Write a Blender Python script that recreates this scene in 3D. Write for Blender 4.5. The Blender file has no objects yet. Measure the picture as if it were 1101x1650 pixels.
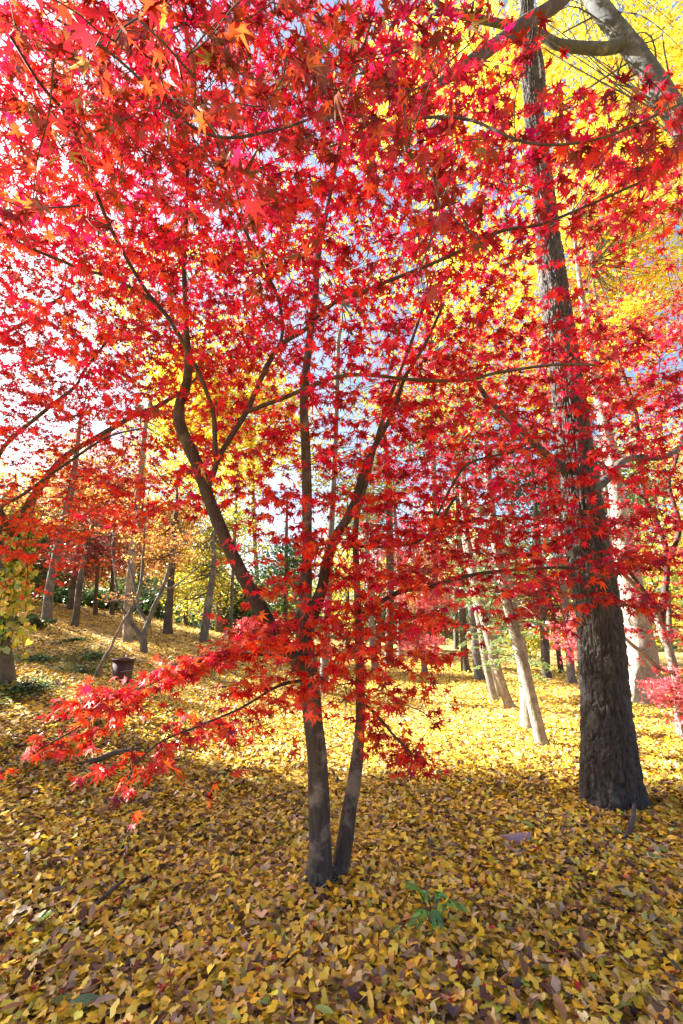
import bpy, math
import numpy as np
from mathutils import Vector

# ------------------------------------------------------------------ camera, sky, sun, exposure
SC = bpy.context.scene
COL = SC.collection
R = math.radians
F = 733.0                       # focal length in photo pixels
PITCH = math.atan(185.0 / F)
CAMZ = 1.5
cd = bpy.data.cameras.new('camera'); cam = bpy.data.objects.new('camera', cd); COL.objects.link(cam)
cam.location = (0, 0, CAMZ); cam.rotation_euler = (R(90) + PITCH, 0, 0)
cd.sensor_fit = 'VERTICAL'; cd.sensor_height = 36; cd.sensor_width = 24
cd.lens = 36 * F / 1650; cd.clip_start = 0.05; cd.clip_end = 2000
SC.camera = cam

SUN_EL = 33.0
SUN_DIR = np.array([-0.93, 0.36])          # horizontal direction towards the sun
w = bpy.data.worlds.new('World'); SC.world = w; w.use_nodes = True
nt = w.node_tree
sky = nt.nodes.new('ShaderNodeTexSky'); sky.sky_type = 'NISHITA'; sky.sun_disc = False
sky.sun_elevation = R(SUN_EL); sky.sun_rotation = math.atan2(SUN_DIR[0], SUN_DIR[1])
sky.dust_density = 3.0; sky.air_density = 1.0
bg = nt.nodes['Background']; bg.inputs['Strength'].default_value = 0.05
nt.links.new(sky.outputs[0], bg.inputs[0])
sd = bpy.data.lights.new('sun', 'SUN'); sd.energy = 5.0; sd.angle = R(0.5); sd.color = (1, .95, .86)
sun = bpy.data.objects.new('sun', sd); COL.objects.link(sun)
hd = SUN_DIR / np.linalg.norm(SUN_DIR)
tosun = Vector((hd[0] * math.cos(R(SUN_EL)), hd[1] * math.cos(R(SUN_EL)), math.sin(R(SUN_EL))))
sun.rotation_euler = tosun.to_track_quat('Z', 'Y').to_euler(); sun.location = (-20, 8, 20)
SC.view_settings.view_transform = 'Standard'; SC.view_settings.look = 'None'
SC.view_settings.gamma = 1; SC.view_settings.exposure = 2.88
SC.cycles.max_bounces = 6; SC.cycles.diffuse_bounces = 3; SC.cycles.transmission_bounces = 4
SC.cycles.use_denoising = True

rng = np.random.default_rng(11)
U = lambda a, b, n=None: rng.uniform(a, b, n)

# ------------------------------------------------------------------ pixel -> point helpers (photo pixels 1101 x 1650)
SP, CP = math.sin(PITCH), math.cos(PITCH)
def ray(px, py):
    a = (px - 550.5) / F; b = (825 - py) / F
    return np.array([a + 0 * b, CP - b * SP, SP + b * CP])
def P(px, py, Y):
    d = ray(px, py); t = Y / d[1]
    return np.array([0, 0, CAMZ]) + d * t
def mpp(px, py, Y):             # metres per photo pixel at that point
    return Y / ray(px, py)[1] / F

# ------------------------------------------------------------------ terrain height
ctrl = []
for x in range(-4, 9, 2):
    for y in (-6, -2, 1, 3, 4.5): ctrl.append((x, y, 0))
for (px, py, Y) in [(990, 1290, 4.55), (875, 1200, 6.4), (825, 1140, 9.4), (1040, 1132, 10), (750, 1083, 17), (627, 1075, 18),
                    (880, 1091, 15.5), (920, 1101, 14), (-20, 1085, 6.5), (0, 1150, 5.3), (0, 1260, 3.9), (200, 1200, 5.2), (350, 1200, 6), (205, 1038, 14),
                    (75, 1000, 14), (122, 1012, 15), (195, 1098, 9.5), (232, 1048, 11.5), (270, 1020, 16.5), (330, 1030, 16),
                    (60, 968, 20), (-150, 950, 20), (130, 976, 20), (200, 987, 21), (260, 1001, 22), (330, 1016, 23), (420, 1036, 26), (600, 1046, 32),
                    (750, 1052, 34), (900, 1062, 32), (1050, 1078, 27), (450, 1080, 14), (600, 1110, 11.5), (400, 1130, 9), (1101, 1180, 7.3), (1200, 1110, 13)]:
    p = P(px, py, Y); ctrl.append(tuple(p))
for a in range(0, 360, 20):
    ctrl.append((90 * math.cos(R(a)), 90 * math.sin(R(a)), 0.15)); ctrl.append((240 * math.cos(R(a)), 240 * math.sin(R(a)), 0.6))
for (x, y) in [(-12, 3), (-9, -4), (12, 4), (14, -4), (0, -15), (-15, -12), (15, -14)]:
    ctrl.append((x, y, 1.6 if x < -10 and y > 0 else 0.3))
ctrl = np.array(ctrl)
def kern(d2): return -np.sqrt(d2 + 2.0)
_A = kern(((ctrl[:, None, :2] - ctrl[None, :, :2]) ** 2).sum(-1)); _n = len(ctrl)
_M = np.zeros((_n + 1, _n + 1)); _M[:_n, :_n] = _A + np.eye(_n) * 0.12; _M[:_n, _n] = 1; _M[_n, :_n] = 1
_w = np.linalg.solve(_M, np.append(ctrl[:, 2], 0))
def zt(x, y):
    x = np.asarray(x, float); y = np.asarray(y, float); sh = np.broadcast(x, y).shape
    q = np.stack([np.broadcast_to(x, sh).ravel(), np.broadcast_to(y, sh).ravel()], 1); out = np.empty(len(q))
    for i in range(0, len(q), 20000):
        d2 = ((q[i:i + 20000, None] - ctrl[None, :, :2]) ** 2).sum(-1)
        out[i:i + 20000] = kern(d2) @ _w[:_n] + _w[_n]
    return out.reshape(sh) if sh else float(out[0])
def G(px, py, Yfar=36):
    """where the sight line through a photo pixel meets the ground"""
    for Y in np.arange(1.2, Yfar, 0.1):
        p = P(px, py, Y)
        if p[2] <= zt(p[0], p[1]): return p
    p = P(px, py, Yfar); p[2] = zt(p[0], p[1]); return p

# ------------------------------------------------------------------ noise
def _h(i, j, k):
    n = (i * 374761393 + j * 668265263 + k * 2147483647 + 974634) & 0xffffffff
    n = ((n ^ (n >> 13)) * 1274126177) & 0xffffffff
    return ((n ^ (n >> 16)) & 0xffff) / 65535.0
def noise(p):
    i = np.floor(p).astype(np.int64); f = p - i; f = f * f * (3 - 2 * f); o = 0
    for a in (0, 1):
        for b in (0, 1):
            for c in (0, 1):
                wgt = (f[:, 0] if a else 1 - f[:, 0]) * (f[:, 1] if b else 1 - f[:, 1]) * (f[:, 2] if c else 1 - f[:, 2])
                o = o + wgt * _h(i[:, 0] + a, i[:, 1] + b, i[:, 2] + c)
    return o * 2 - 1

# ------------------------------------------------------------------ materials
def new_mat(name):
    m = bpy.data.materials.new(name); m.use_nodes = True; n = m.node_tree.nodes; n.clear()
    o = n.new('ShaderNodeOutputMaterial'); return m, n, m.node_tree.links, o
def leaf_mat(name, trans=0.5, gloss=0.06, rough=0.45):
    m, n, l, o = new_mat(name)
    at = n.new('ShaderNodeAttribute'); at.attribute_name = 'leaf_colour'
    nz = n.new('ShaderNodeTexNoise'); nz.inputs['Scale'].default_value = 60; nz.inputs['Detail'].default_value = 3
    mp = n.new('ShaderNodeMapRange'); mp.inputs[1].default_value = .3; mp.inputs[2].default_value = .7; mp.inputs[3].default_value = .8; mp.inputs[4].default_value = 1.12
    l.new(nz.outputs[0], mp.inputs[0])
    mx = n.new('ShaderNodeVectorMath'); mx.operation = 'SCALE'; l.new(at.outputs['Color'], mx.inputs[0]); l.new(mp.outputs[0], mx.inputs['Scale'])
    d = n.new('ShaderNodeBsdfDiffuse'); t = n.new('ShaderNodeBsdfTranslucent'); g = n.new('ShaderNodeBsdfGlossy')
    g.inputs['Roughness'].default_value = rough; g.inputs['Color'].default_value = (1, 1, 1, 1)
    l.new(mx.outputs[0], d.inputs[0]); l.new(mx.outputs[0], t.inputs[0])
    a = n.new('ShaderNodeMixShader'); a.inputs[0].default_value = trans; l.new(d.outputs[0], a.inputs[1]); l.new(t.outputs[0], a.inputs[2])
    b = n.new('ShaderNodeMixShader'); b.inputs[0].default_value = gloss; l.new(a.outputs[0], b.inputs[1]); l.new(g.outputs[0], b.inputs[2])
    l.new(b.outputs[0], o.inputs[0]); return m
def bark_mat(name, c0, c1, c2, sc=18.0, stretch=0.18, bump=0.6, patch=3.0):
    m, n, l, o = new_mat(name)
    tc = n.new('ShaderNodeNewGeometry'); mp = n.new('ShaderNodeMapping'); mp.inputs['Scale'].default_value = (sc, sc, sc * stretch)
    l.new(tc.outputs['Position'], mp.inputs[0])
    a = n.new('ShaderNodeTexNoise'); a.inputs['Scale'].default_value = 1; a.inputs['Detail'].default_value = 8; a.inputs['Roughness'].default_value = .7; a.inputs['Distortion'].default_value = .6
    l.new(mp.outputs[0], a.inputs['Vector'])
    r = n.new('ShaderNodeValToRGB'); r.color_ramp.elements[0].position = .3; r.color_ramp.elements[0].color = (*c0, 1)
    r.color_ramp.elements[1].position = .72; r.color_ramp.elements[1].color = (*c1, 1); l.new(a.outputs[0], r.inputs[0])
    b = n.new('ShaderNodeTexNoise'); b.inputs['Scale'].default_value = patch; b.inputs['Detail'].default_value = 5; b.inputs['Roughness'].default_value = .65
    l.new(tc.outputs['Position'], b.inputs['Vector'])
    r2 = n.new('ShaderNodeValToRGB'); r2.color_ramp.elements[0].position = .5; r2.color_ramp.elements[0].color = (0, 0, 0, 1); r2.color_ramp.elements[1].position = .64
    l.new(b.outputs[0], r2.inputs[0])
    mx = n.new('ShaderNodeMixRGB'); mx.inputs[2].default_value = (*c2, 1); l.new(r.outputs[0], mx.inputs[1])
    ml = n.new('ShaderNodeMath'); ml.operation = 'MULTIPLY'; ml.inputs[1].default_value = .7; l.new(r2.outputs[0], ml.inputs[0]); l.new(ml.outputs[0], mx.inputs[0])
    p = n.new('ShaderNodeBsdfPrincipled'); p.inputs['Roughness'].default_value = .9; l.new(mx.outputs[0], p.inputs['Base Color'])
    bp = n.new('ShaderNodeBump'); bp.inputs['Strength'].default_value = bump; bp.inputs['Distance'].default_value = .02
    l.new(a.outputs[0], bp.inputs['Height']); l.new(bp.outputs[0], p.inputs['Normal']); l.new(p.outputs[0], o.inputs[0]); return m
def plain_mat(name, c, rough=.7, metal=0, var=.3, sc=30):
    m, n, l, o = new_mat(name)
    nz = n.new('ShaderNodeTexNoise'); nz.inputs['Scale'].default_value = sc; nz.inputs['Detail'].default_value = 6
    r = n.new('ShaderNodeValToRGB'); r.color_ramp.elements[0].position = .3; r.color_ramp.elements[1].position = .7
    r.color_ramp.elements[0].color = (*[v * (1 - var) for v in c], 1); r.color_ramp.elements[1].color = (*[min(1, v * (1 + var)) for v in c], 1)
    tc = n.new('ShaderNodeNewGeometry'); l.new(tc.outputs['Position'], nz.inputs['Vector']); l.new(nz.outputs[0], r.inputs[0])
    p = n.new('ShaderNodeBsdfPrincipled'); p.inputs['Roughness'].default_value = rough; p.inputs['Metallic'].default_value = metal
    l.new(r.outputs[0], p.inputs['Base Color'])
    bp = n.new('ShaderNodeBump'); bp.inputs['Strength'].default_value = .3; bp.inputs['Distance'].default_value = .01
    l.new(nz.outputs[0], bp.inputs['Height']); l.new(bp.outputs[0], p.inputs['Normal']); l.new(p.outputs[0], o.inputs[0]); return m

M_LEAF = leaf_mat('maple_leaf', .52, .03)
M_YLEAF = leaf_mat('ginkgo_leaf', .5, .05)
M_DRY = leaf_mat('withered_leaf', .2, .03)
M_LITTER = leaf_mat('fallen_leaf', .08, .05, .4)
M_GREEN = leaf_mat('green_leaf', .35, .08, .35)
B_MAPLE = bark_mat('maple_bark', (.016, .009, .009), (.062, .040, .036), (.11, .095, .085), 50, .1, .8, 6)
B_STEM = bark_mat('smooth_maple_bark', (.028, .023, .021), (.098, .082, .073), (.27, .24, .20), 55, .09, 1.0, 7)  # pale patches are sun patches put into the bark colour
B_SLATE = bark_mat('slate_bark', (.02, .024, .026), (.07, .078, .08), (.13, .135, .13), 22, .25, .5, 5)  # darkened grey bark, partial shade on the leaning tree put into its colour
B_TWIG = bark_mat('twig_bark', (.02, .013, .012), (.06, .04, .035), (.08, .06, .05), 40, .3, .2, 6)
B_BIG = bark_mat('furrowed_bark', (.016, .012, .012), (.085, .072, .066), (.13, .125, .108), 34, .25, 1.0, 4)
B_PALE = bark_mat('pale_bark', (.075, .06, .048), (.34, .295, .245), (.40, .36, .31), 42, .3, .8, 4)
B_GREY = bark_mat('grey_bark', (.05, .046, .043), (.16, .15, .14), (.24, .235, .21), 20, .2, .4, 3)
B_DARK = bark_mat('dark_bark', (.03, .024, .02), (.11, .085, .07), (.13, .12, .10), 18, .2, .4, 3)

# ------------------------------------------------------------------ mesh helpers
class MB:
    """collects pieces of geometry and links them as ONE mesh object"""
    def __init__(s): s.V = []; s.F = {}; s.C = []; s.n = 0
    def add(s, V, faces, col=None):
        V = np.asarray(V, float)
        for f in faces:
            f = np.asarray(f); s.F.setdefault(f.shape[1], []).append(f + s.n)
        s.V.append(V); s.n += len(V)
        if col is not None: s.C.append(np.asarray(col, float))
        return s
    def build(s, name, mat, parent=None, smooth=True, origin=None):
        V = np.concatenate(s.V); o0 = np.zeros(3) if origin is None else np.asarray(origin, float)
        V = V - o0
        me = bpy.data.meshes.new(name); me.vertices.add(len(V)); me.vertices.foreach_set('co', V.astype(np.float32).ravel())
        fl = [(k, np.concatenate(v)) for k, v in s.F.items()]
        loops = np.concatenate([f.ravel() for _, f in fl]); tot = np.concatenate([np.full(len(f), k) for k, f in fl])
        me.loops.add(len(loops)); me.loops.foreach_set('vertex_index', loops.astype(np.int32))
        me.polygons.add(len(tot)); st = np.concatenate([[0], np.cumsum(tot)[:-1]])
        me.polygons.foreach_set('loop_start', st.astype(np.int32)); me.polygons.foreach_set('loop_total', tot.astype(np.int32))
        if smooth: me.polygons.foreach_set('use_smooth', np.ones(len(tot), bool))
        me.update(calc_edges=True)
        if s.C:
            c = np.concatenate(s.C); c = np.concatenate([c, np.ones((len(c), 1))], 1)
            at = me.color_attributes.new('leaf_colour', 'FLOAT_COLOR', 'POINT'); at.data.foreach_set('color', c.astype(np.float32).ravel())
        me.materials.append(mat)
        ob = bpy.data.objects.new(name, me); COL.objects.link(ob); ob.location = o0
        if parent is not None:
            ob.parent = parent; ob.location = o0 - np.array(parent.location)
        return ob
def tag(o, label=None, cat=None, group=None, kind=None):
    if label: o['label'] = label
    if cat: o['category'] = cat
    if group: o['group'] = group
    if kind: o['kind'] = kind
    return o
def thing(name, loc, label, cat, group=None):
    o = bpy.data.objects.new(name, None); COL.objects.link(o); o.location = loc; o.empty_display_size = .1
    return tag(o, label, cat, group)

def catmull(Q, n):
    Q = np.asarray(Q, float); Q = np.vstack([2 * Q[0] - Q[1], Q, 2 * Q[-1] - Q[-2]]); out = []
    for i in range(1, len(Q) - 2):
        t = np.linspace(0, 1, n, endpoint=False)[:, None]
        a, b, c, d = Q[i - 1], Q[i], Q[i + 1], Q[i + 2]
        out.append(.5 * (2 * b + (c - a) * t + (2 * a - 5 * b + 4 * c - d) * t ** 2 + (3 * b - a - 3 * c + d) * t ** 3))
    return np.vstack(out + [Q[-2][None]])
def tube(mb, pts, rad, sides=8, sub=4, amp=0.0, freq=8.0, flare=0.0, furrow=0.0, col=None):
    """tapered tube along pts; amp = lumpy bark, flare = root buttresses at the foot, furrow = deep ridged bark"""
    Q = catmull(np.column_stack([pts, rad]), sub) if sub > 1 else np.column_stack([pts, rad])
    C = Q[:, :3]; r = np.maximum(Q[:, 3], 1e-4); m = len(C)
    T = np.gradient(C, axis=0); T /= np.linalg.norm(T, axis=1)[:, None] + 1e-9
    N = np.empty_like(C); ref = np.array([1., 0, 0]) if abs(T[0, 0]) < .8 else np.array([0, 1., 0])
    v = ref - T[0] * (ref @ T[0]); N[0] = v / np.linalg.norm(v)
    for i in range(1, m):
        v = N[i - 1] - T[i] * (N[i - 1] @ T[i]); N[i] = v / (np.linalg.norm(v) + 1e-9)
    B = np.cross(T, N); th = np.linspace(0, 2 * math.pi, sides, endpoint=False)
    D = N[:, None] * np.cos(th)[None, :, None] + B[:, None] * np.sin(th)[None, :, None]
    rr = np.repeat(r[:, None], sides, 1)
    S = np.concatenate([[0], np.cumsum(np.linalg.norm(np.diff(C, axis=0), axis=1))])
    if flare:
        k = np.exp(-S / (r[0] * 1.6))[:, None]
        rr = rr * (1 + flare * k * (.45 + .55 * np.sin(th * 3 + 1.0)[None] * .6 + .3 * np.sin(th * 5 + .4)[None]))
    if amp:
        p = (C[:, None] + D * r[:, None, None]).reshape(-1, 3) * freq
        rr = rr * (1 + amp * noise(p * np.array([1, 1, .5])).reshape(m, sides) + amp * .5 * noise(p * np.array([2.3, 2.3, .8]) + 9).reshape(m, sides))
    if furrow:
        q = np.stack([np.cos(th)[None].repeat(m, 0) * 5.2, np.sin(th)[None].repeat(m, 0) * 5.2, np.repeat(S[:, None] * 6.0, sides, 1)], -1).reshape(-1, 3)
        q = q + .35 * np.stack([noise(q * .9 + 3), noise(q * .9 + 17), noise(q * .9 + 31)], -1)
        a = 1 - np.abs(noise(q)) * 2.6; b = 1 - np.abs(noise(q * np.array([2.2, 2.2, 2.6]) + 5)) * 2.4
        h = -np.clip(a, 0, 1) ** 1.2 * 1.1 - .5 * np.clip(b, 0, 1) ** 1.2 + .35 * noise(q * 5) + .25 * noise(q * 11)
        rr = rr + furrow * h.reshape(m, sides)
    V = (C[:, None] + D * rr[..., None]).reshape(-1, 3)
    i = np.arange(m - 1)[:, None] * sides; j = np.arange(sides)[None]; j2 = (j + 1) % sides
    Fq = np.stack([i + j, i + j2, i + sides + j2, i + sides + j], -1).reshape(-1, 4)
    V = np.vstack([V, C[-1] + T[-1] * r[-1]]); top = m * sides; b0 = (m - 1) * sides
    Ft = np.stack([b0 + np.arange(sides), b0 + (np.arange(sides) + 1) % sides, np.full(sides, top)], -1)
    mb.add(V, [Fq, Ft], None if col is None else np.repeat([col], len(V), 0))
    return C
def pxpath(L):
    """[(px, py, Y, width_px)...] -> points, radii"""
    pts = np.array([P(a, b, Y) for a, b, Y, w_ in L]); rad = np.array([w_ * .5 * mpp(a, b, Y) for a, b, Y, w_ in L]); return pts, rad

# ------------------------------------------------------------------ leaf shapes
def star(lobes, inner=.30):
    V = [(0, 0, 0)]; ang = [a for a, _ in lobes]
    for i, (a, ln) in enumerate(lobes):
        t = R(a); V.append((math.sin(t) * ln, math.cos(t) * ln, 0))
        if i < len(lobes) - 1:
            t = R((a + ang[i + 1]) / 2); k = inner * (1.0 if abs(a) < 90 else .8); V.append((math.sin(t) * k, math.cos(t) * k, 0))
    n = len(V) - 1; Fc = [(0, i, i + 1) for i in range(1, n)]
    V += [(-.012, 0, 0), (.012, 0, 0), (0, -.55, 0)]; Fc.append((n + 1, n + 2, n + 3))
    V = np.array(V); return V, np.array(Fc)
STAR7 = star([(-135, .42), (-88, .72), (-43, .92), (0, 1.0), (43, .92), (88, .72), (135, .42)], .34)
STAR5 = star([(-110, .6), (-52, .9), (0, 1.0), (52, .9), (110, .6)], .36)
def fan():
    V = [(0, 0, 0)]; a = np.linspace(-56, 56, 7); rr = [.92, 1.0, .98, .76, 1.0, .99, .94]
    for t, k in zip(a, rr): V.append((math.sin(R(t)) * k, math.cos(R(t)) * k, 0))
    V += [(-.03, 0, 0), (.03, 0, 0), (.06, -.8, 0)]
    return np.array(V), np.array([(0, i, i + 1) for i in range(1, 7)] + [(8, 9, 10)])
FAN = fan()
def oval(wd=.36):
    y = np.array([-1, -.6, -.1, .4, .8, 1.05]); hw = np.array([.03, .75, 1, .85, .4, .02]) * wd
    V = np.vstack([np.c_[-hw, y, 0 * y], np.c_[0 * y, y, 0 * y - .0], np.c_[hw, y, 0 * y]])
    Fq = [(i, 6 + i, 7 + i, 1 + i) for i in range(5)] + [(6 + i, 12 + i, 13 + i, 7 + i) for i in range(5)]
    Ft = []
    for q in Fq: Ft += [(q[0], q[1], q[2]), (q[0], q[2], q[3])]
    return V, np.array(Ft)
OVAL = oval()
QUAD = (np.array([(0, -.6, 0), (.42, -.1, .06), (.1, .75, -.05), (-.42, .12, .05)]), np.array([(0, 1, 2), (0, 2, 3)]))
HEART = (np.array([(0, 0, 0), (.5, -.18, .03), (.6, .3, .06), (0, 1, -.1), (-.6, .3, .06), (-.5, -.18, .03)]), np.array([(0, 1, 2), (0, 2, 3), (0, 3, 4), (0, 4, 5)]))

def unit(v): return v / (np.linalg.norm(v, axis=-1, keepdims=True) + 1e-9)
def scatter(mb, shape, pos, tip, nrm, size, col, curl=None, fold=None):
    """place n copies of a leaf; tip = leaf axis, nrm = rough normal; curl bends it along its length, fold across"""
    T, Fc = shape; n = len(pos); tip = unit(tip); x = unit(np.cross(tip, nrm)); z = np.cross(x, tip)
    L = np.repeat(T[None], n, 0)
    rr = (L[..., 0] ** 2 + L[..., 1] ** 2)
    if curl is not None: L[..., 2] -= curl[:, None] * rr
    if fold is not None: L[..., 2] += fold[:, None] * np.abs(L[..., 0]) ** 1.3
    W = (L[..., 0:1] * x[:, None] + L[..., 1:2] * tip[:, None] + L[..., 2:3] * z[:, None]) * size[:, None, None] + pos[:, None]
    k = len(T); Fa = (Fc[None] + (np.arange(n) * k)[:, None, None]).reshape(-1, 3)
    mb.add(W.reshape(-1, 3), [Fa], np.repeat(col, k, 0))
def pick(pal, n, wts=None, jit=.18):
    c = np.array([p[0] for p in pal], float); wt = np.array([p[1] for p in pal], float) if wts is None else wts
    idx = rng.choice(len(pal), n, p=wt / wt.sum()); v = c[idx]
    return np.clip(v * np.exp(rng.normal(0, jit, (n, 1))) * np.exp(rng.normal(0, jit * .5, (n, 3))), 0, .95)
def rdir(n):
    a = U(0, 2 * math.pi, n); return np.c_[np.cos(a), np.sin(a), np.zeros(n)]

RED = [((.62, .006, .050), 3), ((.70, .012, .024), 2.5), ((.58, .006, .085), 2), ((.72, .07, .018), 1), ((.24, .007, .014), 1.3)]
ORANGERED = [((.76, .035, .018), 3), ((.82, .08, .02), 4), ((.84, .15, .022), 1.5), ((.62, .014, .022), 1.5)]
CRIMSON = [((.50, .008, .026), 3), ((.43, .007, .036), 2), ((.62, .03, .02), 2), ((.22, .007, .013), 1.6), ((.54, .013, .062), 1)]
DEEP = [((.24, .008, .014), 3), ((.34, .03, .012), 2), ((.14, .008, .01), 2), ((.44, .06, .012), 1)]  # dark reds that carry the canopy top's shade in their colour
PINK = [((.80, .16, .20), 3), ((.82, .26, .24), 2), ((.72, .06, .10), 2)]
DARKRED = [((.20, .02, .025), 3), ((.32, .03, .03), 2), ((.12, .02, .02), 1), ((.34, .10, .04), 1)]
YELLOW = [((.82, .62, .035), 4), ((.80, .68, .09), 3), ((.76, .50, .02), 1), ((.58, .62, .10), 1)]
YGREEN = [((.50, .48, .04), 3), ((.62, .50, .05), 3), ((.26, .36, .05), 2), ((.70, .42, .06), 1)]
RUST = [((.55, .26, .05), 3), ((.62, .36, .06), 3), ((.42, .14, .05), 2), ((.55, .12, .07), 1)]
GREEN = [((.045, .09, .03), 3), ((.07, .14, .04), 3), ((.11, .20, .05), 1)]
FIR = [((.05, .10, .05), 3), ((.08, .15, .07), 2), ((.16, .22, .08), 1)]

# ------------------------------------------------------------------ a maple: skeleton by hand, twigs and leaves grown on it
class Grow:
    def __init__(s): s.nodes = []; s.twig = MB(); s.leaf = MB(); s.dry = MB()
    def seed(s, pts): s.nodes.append(np.asarray(pts))
    def run(s, clus, pal_fn, size, shape, per=9, thick=.0012, reach=.2, droop=(.1, .8), dry_fn=None, sides=3):
        """clus: (n,3) leaf-cluster centres; each is joined by a twig to the nearest wood already there"""
        nodes = np.concatenate(s.nodes); d0 = np.full(len(clus), 1e9)
        for i in range(0, len(clus), 500):
            d0[i:i + 500] = np.sqrt(((clus[i:i + 500, None] - nodes[None]) ** 2).sum(-1)).min(1)
        order = np.argsort(d0); buf = np.empty((len(nodes) + 5 * len(clus), 3)); buf[:len(nodes)] = nodes; n = len(nodes)
        LP, LT, LD = [], [], []
        for c in clus[order]:
            dd = ((buf[:n] - c) ** 2).sum(1); k = dd.argmin(); a = buf[k]; L = math.sqrt(dd[k]); v = (c - a) / (L + 1e-6)
            hz = np.array([v[0], v[1], v[2] * .35]) + rng.normal(0, .25, 3) * np.array([1, 1, .3]); hz /= np.linalg.norm(hz) + 1e-9
            e = c + hz * reach * U(.5, 1.1)
            mid = (a + c) / 2 + rng.normal(0, .08 * L + .003, 3)
            path = np.array([a, mid, c, (c + e) / 2 + rng.normal(0, .01, 3), e - np.array([0, 0, .02])])
            th = thick * (1 + min(3.0, L * 3))
            tube(s.twig, path, np.array([th * 1.5, th * 1.2, th, th * .7, th * .5]), sides, 2)
            buf[n:n + 4] = path[1:]; n += 4
            m = max(3, int(per * U(.6, 1.4))); t = U(.0, 1.0, m)
            b = np.where(t[:, None] < .4, mid + (c - mid) * (t[:, None] / .4), c + (e - c) * ((t[:, None] - .4) / .6))
            sd_ = np.cross(hz, [0, 0, 1.]); sd_ /= np.linalg.norm(sd_) + 1e-9
            sg = np.where(np.arange(m) % 2 == 0, 1, -1)[:, None]
            tp = hz * U(.2, 1.0, (m, 1)) + sd_ * sg * U(.3, 1.1, (m, 1)) + rng.normal(0, .2, (m, 3)); tp[:, 2] = -U(*droop, m)
            LP.append(b); LT.append(tp)
        pos = np.concatenate(LP); tip = unit(np.concatenate(LT)); m = len(pos)
        sz = size * U(.6, 1.2, m) * .52
        pos = pos + tip * (sz * .55)[:, None]
        nrm = np.array([0, 0, 1.]) + rng.normal(0, .45, (m, 3))
        isdry = np.zeros(m, bool) if dry_fn is None else rng.random(m) < dry_fn(pos)
        col = pal_fn(pos)
        k = ~isdry
        scatter(s.leaf, shape, pos[k], tip[k], nrm[k], sz[k], col[k], curl=rng.normal(.3, .3, k.sum()), fold=rng.normal(.15, .28, k.sum()))
        if isdry.any():
            q = isdry; nn = q.sum()
            tp = tip[q] * .3 + np.array([0, 0, -1.]) + rng.normal(0, .3, (nn, 3))
            dc = pick([((.16, .05, .025), 3), ((.28, .10, .04), 2), ((.25, .02, .02), 3), ((.34, .22, .06), 1)], nn)
            scatter(s.dry, shape, pos[q], tp, rng.normal(0, 1, (nn, 3)), sz[q] * .95, dc, curl=U(.7, 1.7, nn), fold=U(.5, 1.3, nn))

def clusters(grid, yr, size, per, cover, x0=0, y0=0, cell=50, ymid=None):
    """grid of densities -> leaf-cluster centres filling each sight cone through its depth range"""
    out = []
    for r_, row in enumerate(grid):
        for c_, ch in enumerate(row):
            v = int(ch) / 9.0
            if v == 0: continue
            need = (cover(y0 + r_ * cell) if callable(cover) else cover) * v * cell * cell
            while need > 0:
                px = x0 + (c_ + rng.random()) * cell; py = y0 + (r_ + rng.random()) * cell
                a, b = yr(px, py); Y = a + (b - a) * rng.random() ** .8
                k = mpp(px, py, Y); ar = per * .30 * (size / k) ** 2
                if ar > need and rng.random() > need / ar: break
                need -= ar; out.append(P(px, py, Y))
    return np.array(out)

def layered(q, step=.30, k=.75):
    o = .35 * noise(q * np.array([.9, .9, 0]) + 3) + .12 * q[:, 1] * 0
    z = np.round((q[:, 2] + o) / step) * step - o + rng.normal(0, .035, len(q))
    out = q.copy(); out[:, 2] = q[:, 2] + (z - q[:, 2]) * k; return out

# ================================================================== GROUND
def axis(a):
    return np.unique(np.concatenate([-a, a]))
near = np.arange(0, 12, .25); mid_ = np.arange(12, 50, 1.5); far = np.array([50, 60, 75, 95, 120, 160, 220, 300, 420.])
xs = axis(np.concatenate([near, mid_, far])); ys = xs
X, Y_ = np.meshgrid(xs, ys); Z = zt(X, Y_)
k = np.c_[X.ravel() * .9, Y_.ravel() * .9, 0 * X.ravel()]
Z = Z + (noise(k) * .03 + noise(k * 2.7) * .012).reshape(Z.shape)
V = np.c_[X.ravel(), Y_.ravel(), Z.ravel()]; nx = len(xs)
i = np.arange(len(ys) - 1)[:, None] * nx + np.arange(nx - 1)[None]
Fq = np.stack([i, i + 1, i + nx + 1, i + nx], -1).reshape(-1, 4)
m, n, l, o = new_mat('leaf_strewn_earth')
tc = n.new('ShaderNodeNewGeometry')
vo = n.new('ShaderNodeTexVoronoi'); vo.inputs['Scale'].default_value = 24; vo.inputs['Randomness'].default_value = 1; l.new(tc.outputs['Position'], vo.inputs['Vector'])
rp = n.new('ShaderNodeValToRGB'); cr = rp.color_ramp; cr.interpolation = 'CONSTANT'
cols = [(.05, .03, .018), (.62, .38, .04), (.16, .08, .04), (.70, .46, .05), (.55, .36, .12), (.66, .42, .03), (.30, .17, .06), (.72, .52, .10)]
for q, c in enumerate(cols):
    e = cr.elements[q] if q < 2 else cr.elements.new(.1 * q)
    e.position = [0, .14, .3, .42, .6, .72, .86, .92][q]; e.color = (*c, 1)
sp = n.new('ShaderNodeSeparateColor'); l.new(vo.outputs['Color'], sp.inputs[0]); l.new(sp.outputs[0], rp.inputs[0])
nz = n.new('ShaderNodeTexNoise'); nz.inputs['Scale'].default_value = 1.1; nz.inputs['Detail'].default_value = 8; l.new(tc.outputs['Position'], nz.inputs['Vector'])
r2 = n.new('ShaderNodeValToRGB'); r2.color_ramp.elements[0].position = .50; r2.color_ramp.elements[1].position = .72; l.new(nz.outputs[0], r2.inputs[0])
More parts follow.
